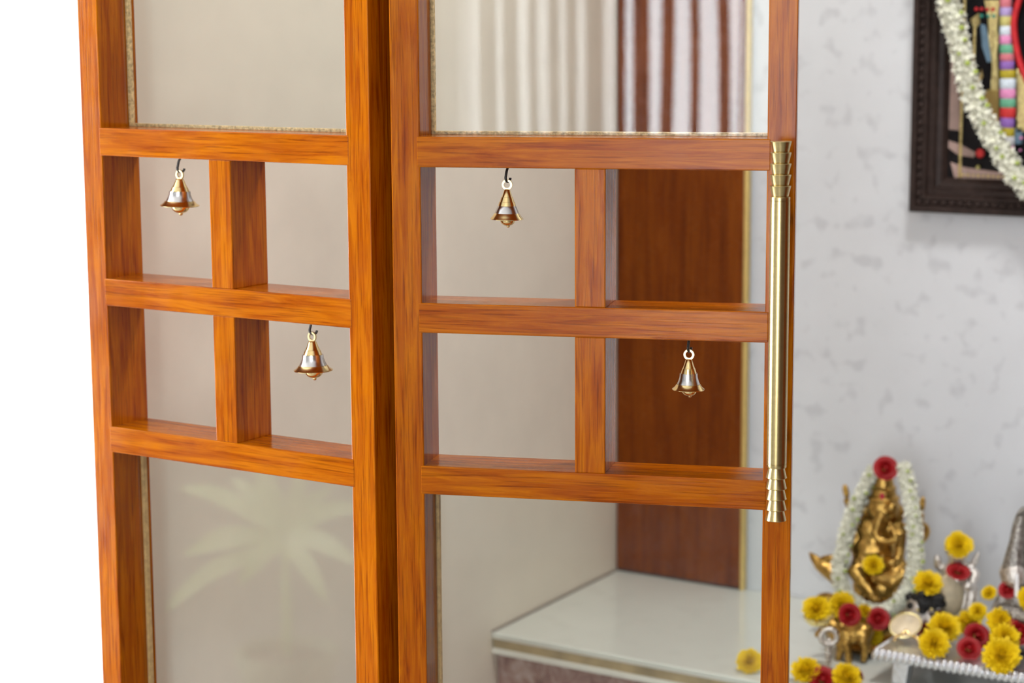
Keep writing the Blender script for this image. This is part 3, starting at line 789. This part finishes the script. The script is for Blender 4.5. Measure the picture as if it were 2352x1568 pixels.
for rr_, y_ in ((50, 1385), (62, 1400)): E(2008, y_, rr_ * 1.3, rr_, 17)
fused('figure', bm, M['gold'], idol, .0021, 2)
bm = bmesh.new()
cb = L(2027, 1142, .006)
lathe([(34 * S, -4 * S), (37 * S, 0), (34 * S, 5 * S), (29 * S, 7 * S), (27 * S, 20 * S), (29 * S, 24 * S), (24 * S, 28 * S), (20 * S, 48 * S), (22 * S, 52 * S), (15 * S, 58 * S), (10 * S, 74 * S), (11 * S, 80 * S), (4 * S, 88 * S), (0, 96 * S)], 24, bm)
obj('crown', bm, M['gold'], idol, cb, sm=True, ang=.6)
bm = lathe([(0.055, 0), (.062, .004), (.062, .010), (.054, .014), (.056, .020), (.050, .026), (0, .026)], 32)
obj('lotus_base', bm, M['gold'], idol, (0, 0, 0), sm=True, ang=.5)
bm = bmesh.new()
lp = [L(1930, 1330, -.01), L(1905, 1312, -.01), L(1886, 1298, -.01), L(1870, 1280, -.01), L(1862, 1270, -.01)]
add_limb(bm, lp, [20 * S, 18 * S, 15 * S, 9 * S, 3 * S])
lp = [L(1886, 1300, -.01), L(1896, 1284, -.01), L(1912, 1284, -.01)]
add_limb(bm, lp, [13 * S, 8 * S, 10 * S])
fused('throne_horn', bm, M['gold'], idol, .002, 2)
bm = bmesh.new()
add_ell(bm, L(1893, 1376, .02), (27 * S, 24 * S, 20 * S), sub=3)
add_limb(bm, [L(1900, 1384, .02), L(1960, 1412, .02)], [18 * S, 22 * S])
obj('throne_foot', bm, M['gold'], idol, sm=True)
bm = bmesh.new(); add_ell(bm, L(2017, 1136, .028), (6 * S, 3 * S, 9 * S), sub=2)
obj('forehead_mark', bm, M['tilak_red'], idol, sm=True)['label'] = 'red forehead mark'

# ------------------------------------------------------------------ white flower garlands
def bloom_mesh(seed, pet=6):
    rnd = random.Random(seed); bm = bmesh.new()
    for lay, (n, el, Ln) in enumerate(((pet, .25, 1.0), (pet - 1, .85, .8))):
        for i in range(n):
            a = 2 * PI * (i + lay * .5) / n + rnd.uniform(-.2, .2); e = el + rnd.uniform(-.2, .2)
            d = Vector((math.cos(a) * math.cos(e), math.sin(a) * math.cos(e), math.sin(e)))
            u = Vector((-math.cos(a) * math.sin(e), -math.sin(a) * math.sin(e), math.cos(e)))
            side = d.cross(u)
            b0 = bm.verts.new(d * .05); l = bm.verts.new(d * .55 * Ln - side * .22 + u * .06); r = bm.verts.new(d * .55 * Ln + side * .22 + u * .06); t = bm.verts.new(d * Ln); m_ = bm.verts.new(d * .55 * Ln)
            bm.faces.new((b0, m_, l)); bm.faces.new((b0, r, m_)); bm.faces.new((l, m_, t)); bm.faces.new((m_, r, t))
    me = bpy.data.meshes.new('bloom'); bm.to_mesh(me); bm.free(); smooth(me); me.materials.append(M['white_petal']); return me
BLOOM = [bloom_mesh(s) for s in range(4)]
gbm = bpy.data.meshes.new('green_bit'); bmb = bmesh.new(); add_ell(bmb, (0, 0, 0), (1, 1, .6), sub=1); bmb.to_mesh(gbm); bmb.free(); smooth(gbm); gbm.materials.append(M['green_bit'])
def garland(e, pts, rad, bl, step, around, gstep, seed, front):
    # pts in world; blooms set all round a cord
    rnd = random.Random(seed)
    base = e.location
    cum = [0]
    for a, b in zip(pts, pts[1:]): cum.append(cum[-1] + (b - a).length)
    Ltot = cum[-1]
    def pos(s):
        for i in range(len(pts) - 1):
            if cum[i + 1] >= s:
                t = (s - cum[i]) / max(1e-9, cum[i + 1] - cum[i])
                return pts[i].lerp(pts[i + 1], t), (pts[i + 1] - pts[i]).normalized()
        return pts[-1], (pts[-1] - pts[-2]).normalized()
    obj('cord', tube([p - base for p in pts], rad * .55, 8), M['white_petal'], e, sm=True)
    n = int(Ltot / step)
    for i in range(n + 1):
        p, t = pos(min(Ltot, i * step))
        a = t.cross(front).normalized(); b = a.cross(t).normalized()
        for k in range(around):
            an = 2 * PI * (k + .5 * (i % 2)) / around + rnd.uniform(-.2, .2)
            d = a * math.cos(an) + b * math.sin(an)
            if d.dot(front) < -.45: continue
            o = obj('bloom', BLOOM[rnd.randrange(4)], None, e, p - base + d * (rad * .50))
            o.rotation_mode = 'QUATERNION'
            o.rotation_quaternion = (d + t * rnd.uniform(-.3, .3)).to_track_quat('Z', 'Y') @ Quaternion((0, 0, 1), rnd.uniform(0, 6))
            sc = bl * rnd.uniform(.85, 1.15); o.scale = (sc, sc, sc)
    s = gstep * .5
    while s < Ltot:
        p, t = pos(s); a = t.cross(front).normalized(); b = a.cross(t).normalized()
        an = rnd.uniform(.7, 2.4)
        sg = 1 if b.dot(front) > 0 else -1
        d = (a * math.cos(an) + b * sg * math.sin(an)).normalized()
        o = obj('green_bit', gbm, None, e, p - base + d * (rad * .93))
        g = bl * rnd.uniform(.22, .36); o.scale = (g, g, g * 1.4)
        s += gstep * rnd.uniform(.7, 1.3)
gpx = [(2006, 1080), (1975, 1130), (1949, 1180), (1932, 1230), (1918, 1285), (1916, 1325), (1934, 1362), (1970, 1386), (2008, 1392), (2044, 1372), (2072, 1336), (2086, 1290), (2090, 1230), (2086, 1170), (2078, 1110), (2070, 1068)]
gd = [.012, .018, .026, .034, .042, .05, .056, .06, .06, .056, .05, .044, .036, .028, .02, .012]
gp = spline([at(x, y, GY) + _b * d for (x, y), d in zip(gpx, gd)], 80)
ge = tag(empty('flower_garland', gp[0]), 'white flower garland looped around the golden idol', 'garland')
garland(ge, gp, .0128, .0088, .0088, 6, .012, 3, _b)
fpts = [(2136, -110), (2172, -10), (2196, 70), (2214, 150), (2240, 235), (2278, 312), (2318, 380), (2354, 424)]
half_l = [at(x, y, YB - .046) for x, y in fpts]
half_l = [Vector((cxF - .165, YB - .046, FZ1 - .02)), Vector((cxF - .160, YB - .046, (FZ1 + half_l[0].z) / 2))] + half_l
low_p = Vector((cxF, YB - .046, half_l[-1].z - .012))
fg = spline(half_l + [low_p] + [Vector((2 * cxF - p.x, p.y, p.z)) for p in half_l[::-1]], 150)
fe = tag(empty('flower_garland', fg[0]), 'white flower garland hung across the dark picture frame', 'garland')
garland(fe, fg, .0170, .0128, .0128, 5, .0165, 9, _b)

# ------------------------------------------------------------------ silver stool
CZ = 1.45 - 0.760
cx0, cx1, cy0, cy1 = 0.139, 0.52, 0.833, 1.00
st = tag(empty('silver_stool', ((cx0 + cx1) / 2, (cy0 + cy1) / 2, SLZ)), 'low hammered silver stool with a beaded rim carrying flowers and idols', 'stool')
sw, sd_, sh = (cx1 - cx0) / 2, (cy1 - cy0) / 2, CZ - SLZ
obj('stool_top', box(-sw, sw, -sd_, sd_, sh - .013, sh - .001, .002), M['chowki'], st)
rb = bpy.data.meshes.new('rim_bead'); bmb = bmesh.new(); add_ell(bmb, (0, 0, 0), (.0046, .0052, .0085), sub=2); bmb.to_mesh(rb); bmb.free(); smooth(rb); rb.materials.append(M['chowki'])
n = int(2 * sw / .0078)
for i in range(n + 1):
    obj('rim_bead', rb, None, st, (-sw + i * 2 * sw / n, -sd_, sh - .007), (0, .35, 0))
n2 = int(2 * sd_ / .0078)
for i in range(1, n2 + 1):
    obj('rim_bead', rb, None, st, (-sw, -sd_ + i * 2 * sd_ / n2, sh - .007), (.35, 0, 0))
for sx in (-1, 1):
    for sy in (-1, 1):
        bm = box(-.011, .011, -.009, .009, 0, sh - .013, .002)
        for v in bm.verts:
            if v.co.z < .01: v.co.x += sx * .003; v.co.x *= .85
        obj('leg', bm, M['chowki'], st, (sx * (sw - .030), sy * (sd_ - .016), 0))

# ------------------------------------------------------------------ things on the slab, left of the stool
# silver lamp stand
lp_ = atz(1902, 1546, SLZ)
ls = tag(empty('lamp_stand', lp_), 'slim silver stand holding the pale gold dish', 'stand')
tp = at(1902, 1444, lp_.y); hgt = tp.z - SLZ
obj('foot', lathe([(.012, 0), (.012, .002), (.006, .005), (.0035, .009)], 20), M['silver'], ls, sm=True, ang=.5)
pr_ = [(.0035, .008)]
for k in range(5):
    z = .012 + k * (hgt - .03) / 5
    pr_ += [(.0030, z), (.0046, z + .003), (.0030, z + .006), (.0034, z + .009)]
pr_ += [(.003, hgt - .012)]
obj('stem', lathe(pr_, 16), M['silver'], ls, sm=True)
ringp = [Vector((math.cos(2 * PI * i / 24) * .010, 0, math.sin(2 * PI * i / 24) * .010)) for i in range(24)]
obj('ring', tube(ringp, .0034, 8, closed=True), M['silver'], ls, (0, 0, hgt - .010), (0, 0, .5), sm=True)
obj('bracket', tube([(0, 0, hgt - .002), (-.010, .006, hgt - .001), (-.016, .008, hgt + .001)], .002, 8), M['silver'], ls, sm=True)
dc = at(1879, 1430, lp_.y + .006)
ds = tag(empty('offering_dish', (dc.x, dc.y, SLZ + hgt + .0022)), 'shallow pale gold dish under a yellow flower', 'dish')
obj('bowl', lathe([(0, 0), (.012, 0), (.0175, .006), (.0185, .010), (.0178, .010), (.012, .003), (0, .003)], 36), M['dish'], ds, sm=True, ang=.8)

# golden cow
cyw = 0.905
ck = empty('golden_cow', atz(1955, 1516, SLZ)); cb_ = ck.location.copy(); cyw = cb_.y
tag(ck, 'small golden cow statue standing in front of the idol', 'statue')
def CL(px, py, d=0.0): return at(px, py, cyw) + _b * d - cb_
bm = bmesh.new(); S2 = 1 / 1755.0
def CM(pts, rads): add_limb(bm, [CL(*p) for p in pts], [r * S2 for r in rads], 10)
CM([(1926, 1452, .004), (1952, 1456, 0), (1984, 1452, -.004)], [24, 25, 24])
CM([(1928, 1468, .008), (1926, 1492, .010), (1922, 1512, .010)], [13, 8.5, 7.5])
CM([(1940, 1470, .012), (1944, 1496, .014), (1946, 1522, .014)], [13, 9, 8])
CM([(1980, 1468, .006), (1986, 1484, .006), (1982, 1512, .006)], [14, 9, 7.5])
CM([(1986, 1466, -.012), (1994, 1484, -.012), (1990, 1504, -.012)], [14, 9, 7])
CM([(1924, 1444, .006), (1908, 1430, .010), (1898, 1432, .014)], [17, 14, 13])
CM([(1896, 1434, .014), (1880, 1446, .018), (1872, 1453, .018)], [12, 9, 7])
CM([(1902, 1424, .012), (1896, 1412, .012), (1900, 1402, .012)], [4, 3, 1.5])
CM([(1912, 1424, .004), (1914, 1412, .004), (1910, 1402, .004)], [4, 3, 1.5])
CM([(1918, 1436, .018), (1926, 1444, .022)], [5, 3])
CM([(1996, 1440, -.006), (2000, 1462, -.006), (1998, 1490, -.006)], [5, 4, 5])
CM([(1940, 1432, 0), (1950, 1424, 0)], [10, 6])
fused('body', bm, M['gold'], ck, .0018, 2)

# brass offering plate with flowers in front of the idol's base
pp = atz(2040, 1462, SLZ); pp.y = .945
pt_ = tag(empty('brass_plate', (pp.x, pp.y, SLZ)), 'round brass plate half hidden behind the silver stool', 'plate')
obj('dish_body', lathe([(.016, 0), (.020, .003), (.034, .009), (.036, .012), (.034, .012), (.020, .006), (0, .005)], 36), M['gold'], pt_, (0, 0, 0), sm=True, ang=.6)

# ------------------------------------------------------------------ things on the stool
# oval shell bowl on curved brass feet
bp_ = atz(2080, 1470, CZ)
ob = tag(empty('oval_bowl', (bp_.x, bp_.y, CZ)), 'tilted cream oval bowl on curved brass feet at the stool corner', 'bowl')
bc = at(2080, 1436, bp_.y) - ob.location
Rb = Matrix((( _r.x, _u.x, _b.x), (_r.y, _u.y, _b.y), (_r.z, _u.z, _b.z)))
Rt = Rb @ Matrix.Rotation(.30, 3, 'Z') @ Matrix.Rotation(-.55, 3, 'X')
bm = lathe([(0, -.55), (.35, -.50), (.70, -.32), (.92, -.10), (1.0, .03), (.95, .06), (.86, -.02), (.6, -.20), (0, -.30)], 40)
bmesh.ops.transform(bm, matrix=Matrix.Translation(bc) @ Rt.to_4x4() @ Matrix.Diagonal((.0205, .0160, .018, 1)), verts=bm.verts[:])
obj('shell', bm, M['cream'], ob, sm=True)
bm = lathe([(1.0, .0), (1.03, .04), (.97, .10), (.92, .05), (.96, 0)], 40, capb=False, capt=False)
bmesh.ops.transform(bm, matrix=Matrix.Translation(bc) @ Rt.to_4x4() @ Matrix.Diagonal((.0205, .0160, .018, 1)), verts=bm.verts[:])
obj('rim', bm, M['dish'], ob, sm=True)
for k, (a, l) in enumerate(((-.3, .022), (2.4, .018), (4.3, .020))):
    c, s = math.cos(a), math.sin(a)
    pth = spline([(bc.x * .8, bc.y * .8, bc.z - .006), (c * l * .35, s * l * .35, .008), (c * l * .75, s * l * .75, .0075), (c * l, s * l, .0022)], 12)
    obj('foot', tube(pth, .0022, 8), M['brass'], ob, sm=True)

# small silver-faced idol with black hair
fp_ = atz(2122, 1448, CZ)
FYY = fp_.y + .015
fe_ = tag(empty('silver_face_idol', at(2122, 1440, FYY)), 'small silver face idol with black hair under a yellow flower', 'statue')
fe_.location.z = CZ
def FLc(px, py, d=0.0): return at(px, py, FYY) + _b * d - fe_.location
bm = bmesh.new()
add_ell(bm, FLc(2116, 1404), (.021, .019, .026), sub=3)
add_ell(bm, FLc(2110, 1408, .017), (.0045, .006, .007))
add_ell(bm, FLc(2104, 1418, .012), (.006, .006, .004)); add_ell(bm, FLc(2128, 1416, .014), (.008, .007, .006))
add_limb(bm, [FLc(2116, 1424), FLc(2118, 1446)], [.014, .018])
fused('face', bm, M['silver'], fe_, .0018, 2)
bm = bmesh.new()
rnd = random.Random(4)
for k in range(46):
    a = rnd.uniform(0, 2 * PI); rr = rnd.uniform(.1, 1)
    add_ell(bm, FLc(2122 + 40 * rr * math.cos(a), 1377 + 22 * rr * math.sin(a), rnd.uniform(.002, .022)), (.0075, .0075, .0065), sub=1)
fused('hair', bm, M['hair'], fe_, .002, 1)['label'] = 'black hair'
for px, py, d in ((2101, 1395, .022), (2132, 1393, .022), (2094, 1416, .02)):
    bm = bmesh.new(); add_ell(bm, FLc(px, py, d), (.0026, .0026, .0026), sub=2); obj('gold_stud', bm, M['gold_bright'], fe_, sm=True)

# standing silver idol with cream front
SYY = 0.975
se = tag(empty('silver_idol', at(2196, 1432, SYY)), 'standing silver idol with a cream front, red rose on its chest', 'statue')
se.location.z = CZ
def SL(px, py, d=0.0): return at(px, py, SYY) + _b * d - se.location
bm = bmesh.new(); S3 = 1 / 1740.0
def SM(pts, rads, n=10): add_limb(bm, [SL(*p) for p in pts], [r * S3 for r in rads], n)
SM([(2194, 1442), (2194, 1400), (2192, 1350), (2194, 1310), (2196, 1295)], [40, 34, 33, 30, 20])
add_ell(bm, SL(2197, 1272, .004), (22 * S3, 20 * S3, 24 * S3), sub=3)
SM([(2176, 1268), (2172, 1256), (2197, 1244), (2220, 1256), (2218, 1268)], [6, 6, 14, 6, 6])
SM([(2168, 1306), (2152, 1296, .004), (2150, 1280, .008)], [12, 10, 8])
SM([(2226, 1304), (2240, 1318), (2222, 1345, .02), (2212, 1340, .026)], [13, 12, 12, 12])
SM([(2224, 1440, .004), (2226, 1395, .006), (2234, 1352, 0)], [18, 16, 14])
SM([(2238, 1290), (2246, 1272)], [8, 5])
fused('figure', bm, M['silver'], se, .002, 2)
bm = bmesh.new()
R_ = Matrix((( _r.x, _b.x, _u.x), (_r.y, _b.y, _u.y), (_r.z, _b.z, _u.z)))
add_ell(bm, SL(2181, 1362, .012), (30 * S3, 26 * S3, 56 * S3), R_, 3)
obj('cream_front', bm, M['cream_pale'], se, sm=True)['label'] = 'cream sandal-paste front'
bm = bmesh.new(); add_ell(bm, SL(2174, 1343, .021), (5 * S3, 3 * S3, 6 * S3), R_, 2); add_ell(bm, SL(2174, 1349, .021), (7 * S3, 3 * S3, 3 * S3), R_, 2)
obj('red_mark', bm, M['tilak_red'], se, sm=True)

# seated silver idol at the right
RYY = 0.93
re_ = tag(empty('silver_idol', at(2345, 1440, RYY)), 'ornate seated silver idol with a tall back plate at the right edge', 'statue')
re_.location.z = CZ
def RL(px, py, d=0.0): return at(px, py, RYY) + _b * d - re_.location
bm = bmesh.new(); S4 = 1 / 1760.0
def RM(pts, rads, n=10): add_limb(bm, [RL(*p) for p in pts], [r * S4 for r in rads], n)
RM([(2346, 1440), (2344, 1400), (2342, 1372)], [66, 54, 36])
RM([(2340, 1372), (2338, 1340)], [32, 26])
RM([(2300, 1360, .012), (2280, 1394, .02), (2290, 1416, .028)], [11, 12, 11])
RM([(2290, 1398, .03), (2350, 1412, .034)], [18, 22])
RM([(2322, 1300, .012), (2328, 1262, .01), (2336, 1220, .006), (2342, 1188, .004)], [24, 19, 13, 6])
fused('robe', bm, M['silver_dark'], re_, .0022, 1)
bm = bmesh.new()
def RM2(pts, rads): add_limb(bm, [RL(*p) for p in pts], [r * S4 for r in rads], 12)
add_ell(bm, RL(2322, 1318, .016), (26 * S4, 24 * S4, 31 * S4), sub=3)
RM2([(2276, 1392, .024), (2266, 1402, .03), (2276, 1420, .03)], [7, 8, 7])
RM2([(2300, 1330, .012), (2296, 1310, .012), (2302, 1296, .008)], [6, 7, 5])
fused('head', bm, M['silver'], re_, .002, 2)
bm = bmesh.new(); add_box(bm, -2 * S4 * 2, 2 * S4 * 2, -.002, .002, -24 * S4, 24 * S4)
bmesh.ops.transform(bm, matrix=Matrix.Translation(RL(2320, 1336, .032)) @ R_.to_4x4(), verts=bm.verts[:])
obj('white_mark', bm, M['white_paint2'], re_)
bp = [RL(x, y, -.012) for x, y in ((2332, 1440), (2326, 1330), (2330, 1250), (2342, 1195), (2362, 1170), (2392, 1195), (2404, 1250), (2408, 1330), (2402, 1440))]
bps = spline(bp, 40)
bm = bmesh.new()
off = _b * -.006
A = [bm.verts.new(p) for p in bps]; B = [bm.verts.new(p + off) for p in bps]
bm.faces.new(A); bm.faces.new(B[::-1])
for i in range(len(A)): bm.faces.new((A[i], A[(i + 1) % len(A)], B[(i + 1) % len(A)], B[i]))
bmesh.ops.recalc_face_normals(bm, faces=bm.faces[:])
bk = obj('back_plate', bm, M['silver_dark'], re_)
obj('plate_rim', tube(bps, .0035, 8), M['silver_dark'], bk, sm=True)

# ------------------------------------------------------------------ the loose flowers
def zc(px, py, z): return atz(px, py, z)
flower('y', at(1722, 1520, .793), 58, aim(-.2, .5, .8), 'yellow flower on the slab seen through the lower glass pane')
flower('y', zc(1852, 1541, SLZ + .014), 66, aim(-.2, .8, .6), 'yellow flower at the foot of the silver stand, left of a red rose')
flower('y', zc(1944, 1556, SLZ + .012), 66, aim(.2, .7, .7), 'yellow flower under the golden cow, right of a red rose')
flower('r', zc(1890, 1560, SLZ + .008), 54, aim(0, .45, .9), 'red rose between two yellow flowers at the bottom edge')
flower('r', zc(1969, 1543, SLZ + .008), 44, aim(.75, .6, .1), 'red rose lying on its side behind the golden cow')
dl = ds.location
flower('y', Vector((dl.x, dl.y, dl.z + .019)) + _r * -.002, 62, aim(-.25, .6, .75), 'yellow flower heaped in the pale gold dish')
flower('y', at(1934, 1392, cyw + .012), 62, aim(-.35, .35, .85), 'yellow flower on the golden cow, left of a red rose', squash=.9)
flower('r', at(1952, 1411, cyw - .018), 44, aim(.1, .2, 1), 'red rose on the back of the golden cow')
flower('y', at(1986, 1404, cyw + .03), 34, aim(.4, .5, .7), 'small yellow flower just below the garland loop')
flower('y', Vector((pp.x + .002, pp.y + .004, SLZ + .024)), 66, aim(.2, .7, .6), 'yellow flower on the brass plate behind a red rose', squash=.7)
flower('r', at(2017, 1420, pp.y - .012), 44, aim(-.1, .3, .9), 'red rose on the brass plate beside the oval bowl')
flower('r', at(2025, 1071, GY) + _b * .030, 47, aim(-.05, .3, .95), 'red rose on the crown of the golden idol')
flower('y', at(1990, 1288, GY) + _b * .052, 46, aim(0, .5, .85), 'yellow flower in the lap of the golden idol')
flower('y', at(2197, 1250, SYY) + _b * .012, 60, aim(0, .45, .9), 'yellow flower on the head of the standing silver idol')
flower('r', at(2190, 1305, SYY) + _b * .028, 46, aim(0, .75, .6), 'red rose on the chest of the standing silver idol', squash=.7)
flower('y', at(2129, 1339, FYY) + _b * .006, 66, aim(0, .72, .7), 'wide yellow flower on the black-haired silver face idol', squash=.8)
flower('r', at(2116, 1442, FYY) + _b * .020, 34, aim(.5, .2, .8), 'red rose partly hidden behind the oval bowl')
flower('r', zc(2174, 1420, CZ + .012), 46, aim(.1, .6, .7), 'red rose at the foot of the standing silver idol')
flower('y', zc(2145, 1478, CZ + .016), 68, aim(-.1, .55, .85), 'yellow flower at the front of the stool beside the oval bowl')
flower('y', zc(2168, 1443, CZ + .022), 72, aim(.05, .7, .7), 'yellow flower second from the stool corner, behind the frontmost one')
flower('y', zc(2222, 1432, CZ + .016), 60, aim(.1, .7, .7), 'yellow flower between the two silver idols')
flower('y', at(2246, 1404, .93), 40, aim(-.2, .5, .8), 'small yellow flower by the arm of the seated silver idol')
flower('y', at(2272, 1362, .95), 34, aim(-.4, .5, .6), 'small yellow flower behind the shoulder of the seated silver idol')
flower('r', zc(2245, 1459, CZ + .014), 52, aim(.1, .5, .85), 'larger red rose of the pair on the stool, the upper one')
flower('r', zc(2226, 1488, CZ + .010), 46, aim(-.1, .5, .85), 'red rose of the pair on the stool, the lower one')
flower('y', zc(2299, 1428, CZ + .040), 64, aim(0, .4, .9), 'yellow flower in the lap of the seated silver idol')
flower('y', zc(2308, 1466, CZ + .026), 66, aim(.1, .5, .85), 'yellow flower in the middle of the upright heap')
flower('y', zc(2300, 1506, CZ + .016), 82, aim(-.1, .5, .85), 'large yellow flower over the front rim of the stool')
flower('r', zc(2342, 1448, CZ + .034), 54, aim(-.1, .4, .9), 'red rose at the right edge beside the yellow heap')
flower('r', at(2302, 1348, RYY) + _b * .026, 34, aim(-.3, .3, .9), 'small red rose by the cheek of the seated silver idol')
flower('y', at(2350, 1368, RYY) + _b * .030, 54, aim(.1, .3, .9), 'yellow flower on the breast of the seated silver idol')

# ------------------------------------------------------------------ what the glass mirrors: blind, sheer curtain, potted plant
bx = lambda px: 0.397 + (px - 1080) * 0.00115
vb = tag(empty('vertical_blind', (1.0, -3.5, 2.5)), 'vertical cloth blind at the window behind the viewer', 'blind')
obj('head_rail', box(-.64, .3, -.02, .02, -.02, .03, .003), M['aluminium'], vb)
for i, (a, b) in enumerate(((1100, 1140), (1155, 1190), (1215, 1235), (1260, 1285), (1300, 1325), (1345, 1385), (1410, 1436), (1453, 1491), (1538, 1568), (1584, 1606), (1624, 1652))):
    x0, x1 = bx(a) - 1.0, bx(b) - 1.0
    bm = bmesh.new(); nn = 6; F = []; 
    for k in range(nn + 1):
        t = k / nn; x = x0 + (x1 - x0) * t; y = .010 * math.sin(PI * t)
        lean = (.05 if i == 8 else (-.06 if i == 10 else 0))
        F.append([bm.verts.new((x, y, -.02)), bm.verts.new((x - lean, y, -2.38)), bm.verts.new((x - lean, y + .003, -2.38)), bm.verts.new((x, y + .003, -.02))])
    for A, B in zip(F, F[1:]):
        for k in range(4): bm.faces.new((A[k], A[(k + 1) % 4], B[(k + 1) % 4], B[k]))
    bm.faces.new(F[0]); bm.faces.new(F[-1][::-1])
    bmesh.ops.recalc_face_normals(bm, faces=bm.faces[:])
    obj('slat', bm, M['blind'], vb)
sc_ = tag(empty('sheer_curtain', (0.57, -3.55, 2.5)), 'sheer white curtain behind the blind', 'curtain')
bm = bmesh.new(); prev = None
for k in range(61):
    t = k / 60; x = -.20 + .41 * t; y = .012 * math.sin(t * 40)
    cur = [bm.verts.new((x, y, 0)), bm.verts.new((x, y * 1.3, -2.4))]
    if prev: bm.faces.new((prev[0], cur[0], cur[1], prev[1]))
    prev = cur
obj('cloth', bm, M['sheer'], sc_, sm=True)
sc2 = tag(empty('sheer_curtain', (1.1, -3.55, 2.5)), 'sheer white curtain at the right end of the blind', 'curtain')
bm = bmesh.new(); prev = None
for k in range(41):
    t = k / 40; x = .02 + .28 * t; y = .014 * math.sin(t * 26)
    cur = [bm.verts.new((x, y, 0)), bm.verts.new((x, y * 1.3, -2.4))]
    if prev: bm.faces.new((prev[0], cur[0], cur[1], prev[1]))
    prev = cur
obj('cloth', bm, M['sheer'], sc2, sm=True)
def mirrored(px, py, Y):              # where the glass of the first door leaf throws a line of sight
    d = ray(px, py); p = CAM + d * ((0.034 - CAM.y) / d.y)
    d = Vector((d.x, -d.y, d.z))
    return p + d * ((Y - p.y) / d.y)
PYL = -1.62
pc = mirrored(650, 1235, PYL)
pl = tag(empty('potted_plant', (pc.x, pc.y, 0)), 'leafy potted plant standing in the hall to the left', 'plant')
obj('pot', lathe([(.075, 0), (.08, .005), (.10, .17), (.107, .17), (.107, .19), (.095, .19), (.09, .165), (0, .165)], 32), M['clay'], pl, sm=True, ang=.5)
obj('soil', lathe([(0, .163), (.091, .17), (0, .178)], 24), M['soil'], pl, sm=True)
rm = Vector((_r.x, -_r.y, _r.z)); bmr = Vector((_b.x, -_b.y, _b.z))
rnd = random.Random(12)
for k, (x0, y0, x1, y1, wpx, dep) in enumerate(((640, 1230, 415, 1120, 46, .02), (645, 1228, 520, 1105, 40, -.06), (650, 1225, 590, 1060, 52, .03), (655, 1228, 690, 1080, 40, -.08), (655, 1230, 850, 1165, 44, .02), (655, 1240, 830, 1290, 52, .06), (640, 1240, 430, 1268, 56, .06), (645, 1245, 560, 1330, 44, .10), (645, 1262, 370, 1412, 44, .05), (655, 1255, 760, 1370, 46, .10), (650, 1235, 760, 1120, 38, -.04))):
    A = mirrored(x0, y0, PYL) - pl.location; B = mirrored(x1, y1, PYL) + bmr * dep - pl.location
    d = B - A; Ln = d.length
    W = wpx / 1205.0
    side = d.cross(bmr).normalized()
    bm = bmesh.new(); prev = None
    for j in range(11):
        t = j / 10
        c = A + d * t + Vector((0, 0, .10 * Ln * math.sin(PI * t)))
        w = W * (max(.02, math.sin(PI * min(1, .06 + t * .93)))) ** .75
        n_ = side.cross(d).normalized()
        row = [bm.verts.new(c - side * w / 2 + n_ * w * .15), bm.verts.new(c), bm.verts.new(c + side * w / 2 + n_ * w * .15)]
        if prev:
            for s_ in range(2): bm.faces.new((prev[s_], prev[s_ + 1], row[s_ + 1], row[s_]))
        prev = row
    obj('leaf', bm, M['leaf'], pl, sm=True)
obj('stem', tube([(0, 0, .165), (.005, .004, pc.z * .6), (0, 0, pc.z)], [.012, .010, .006], 8), M['leaf'], pl, sm=True)
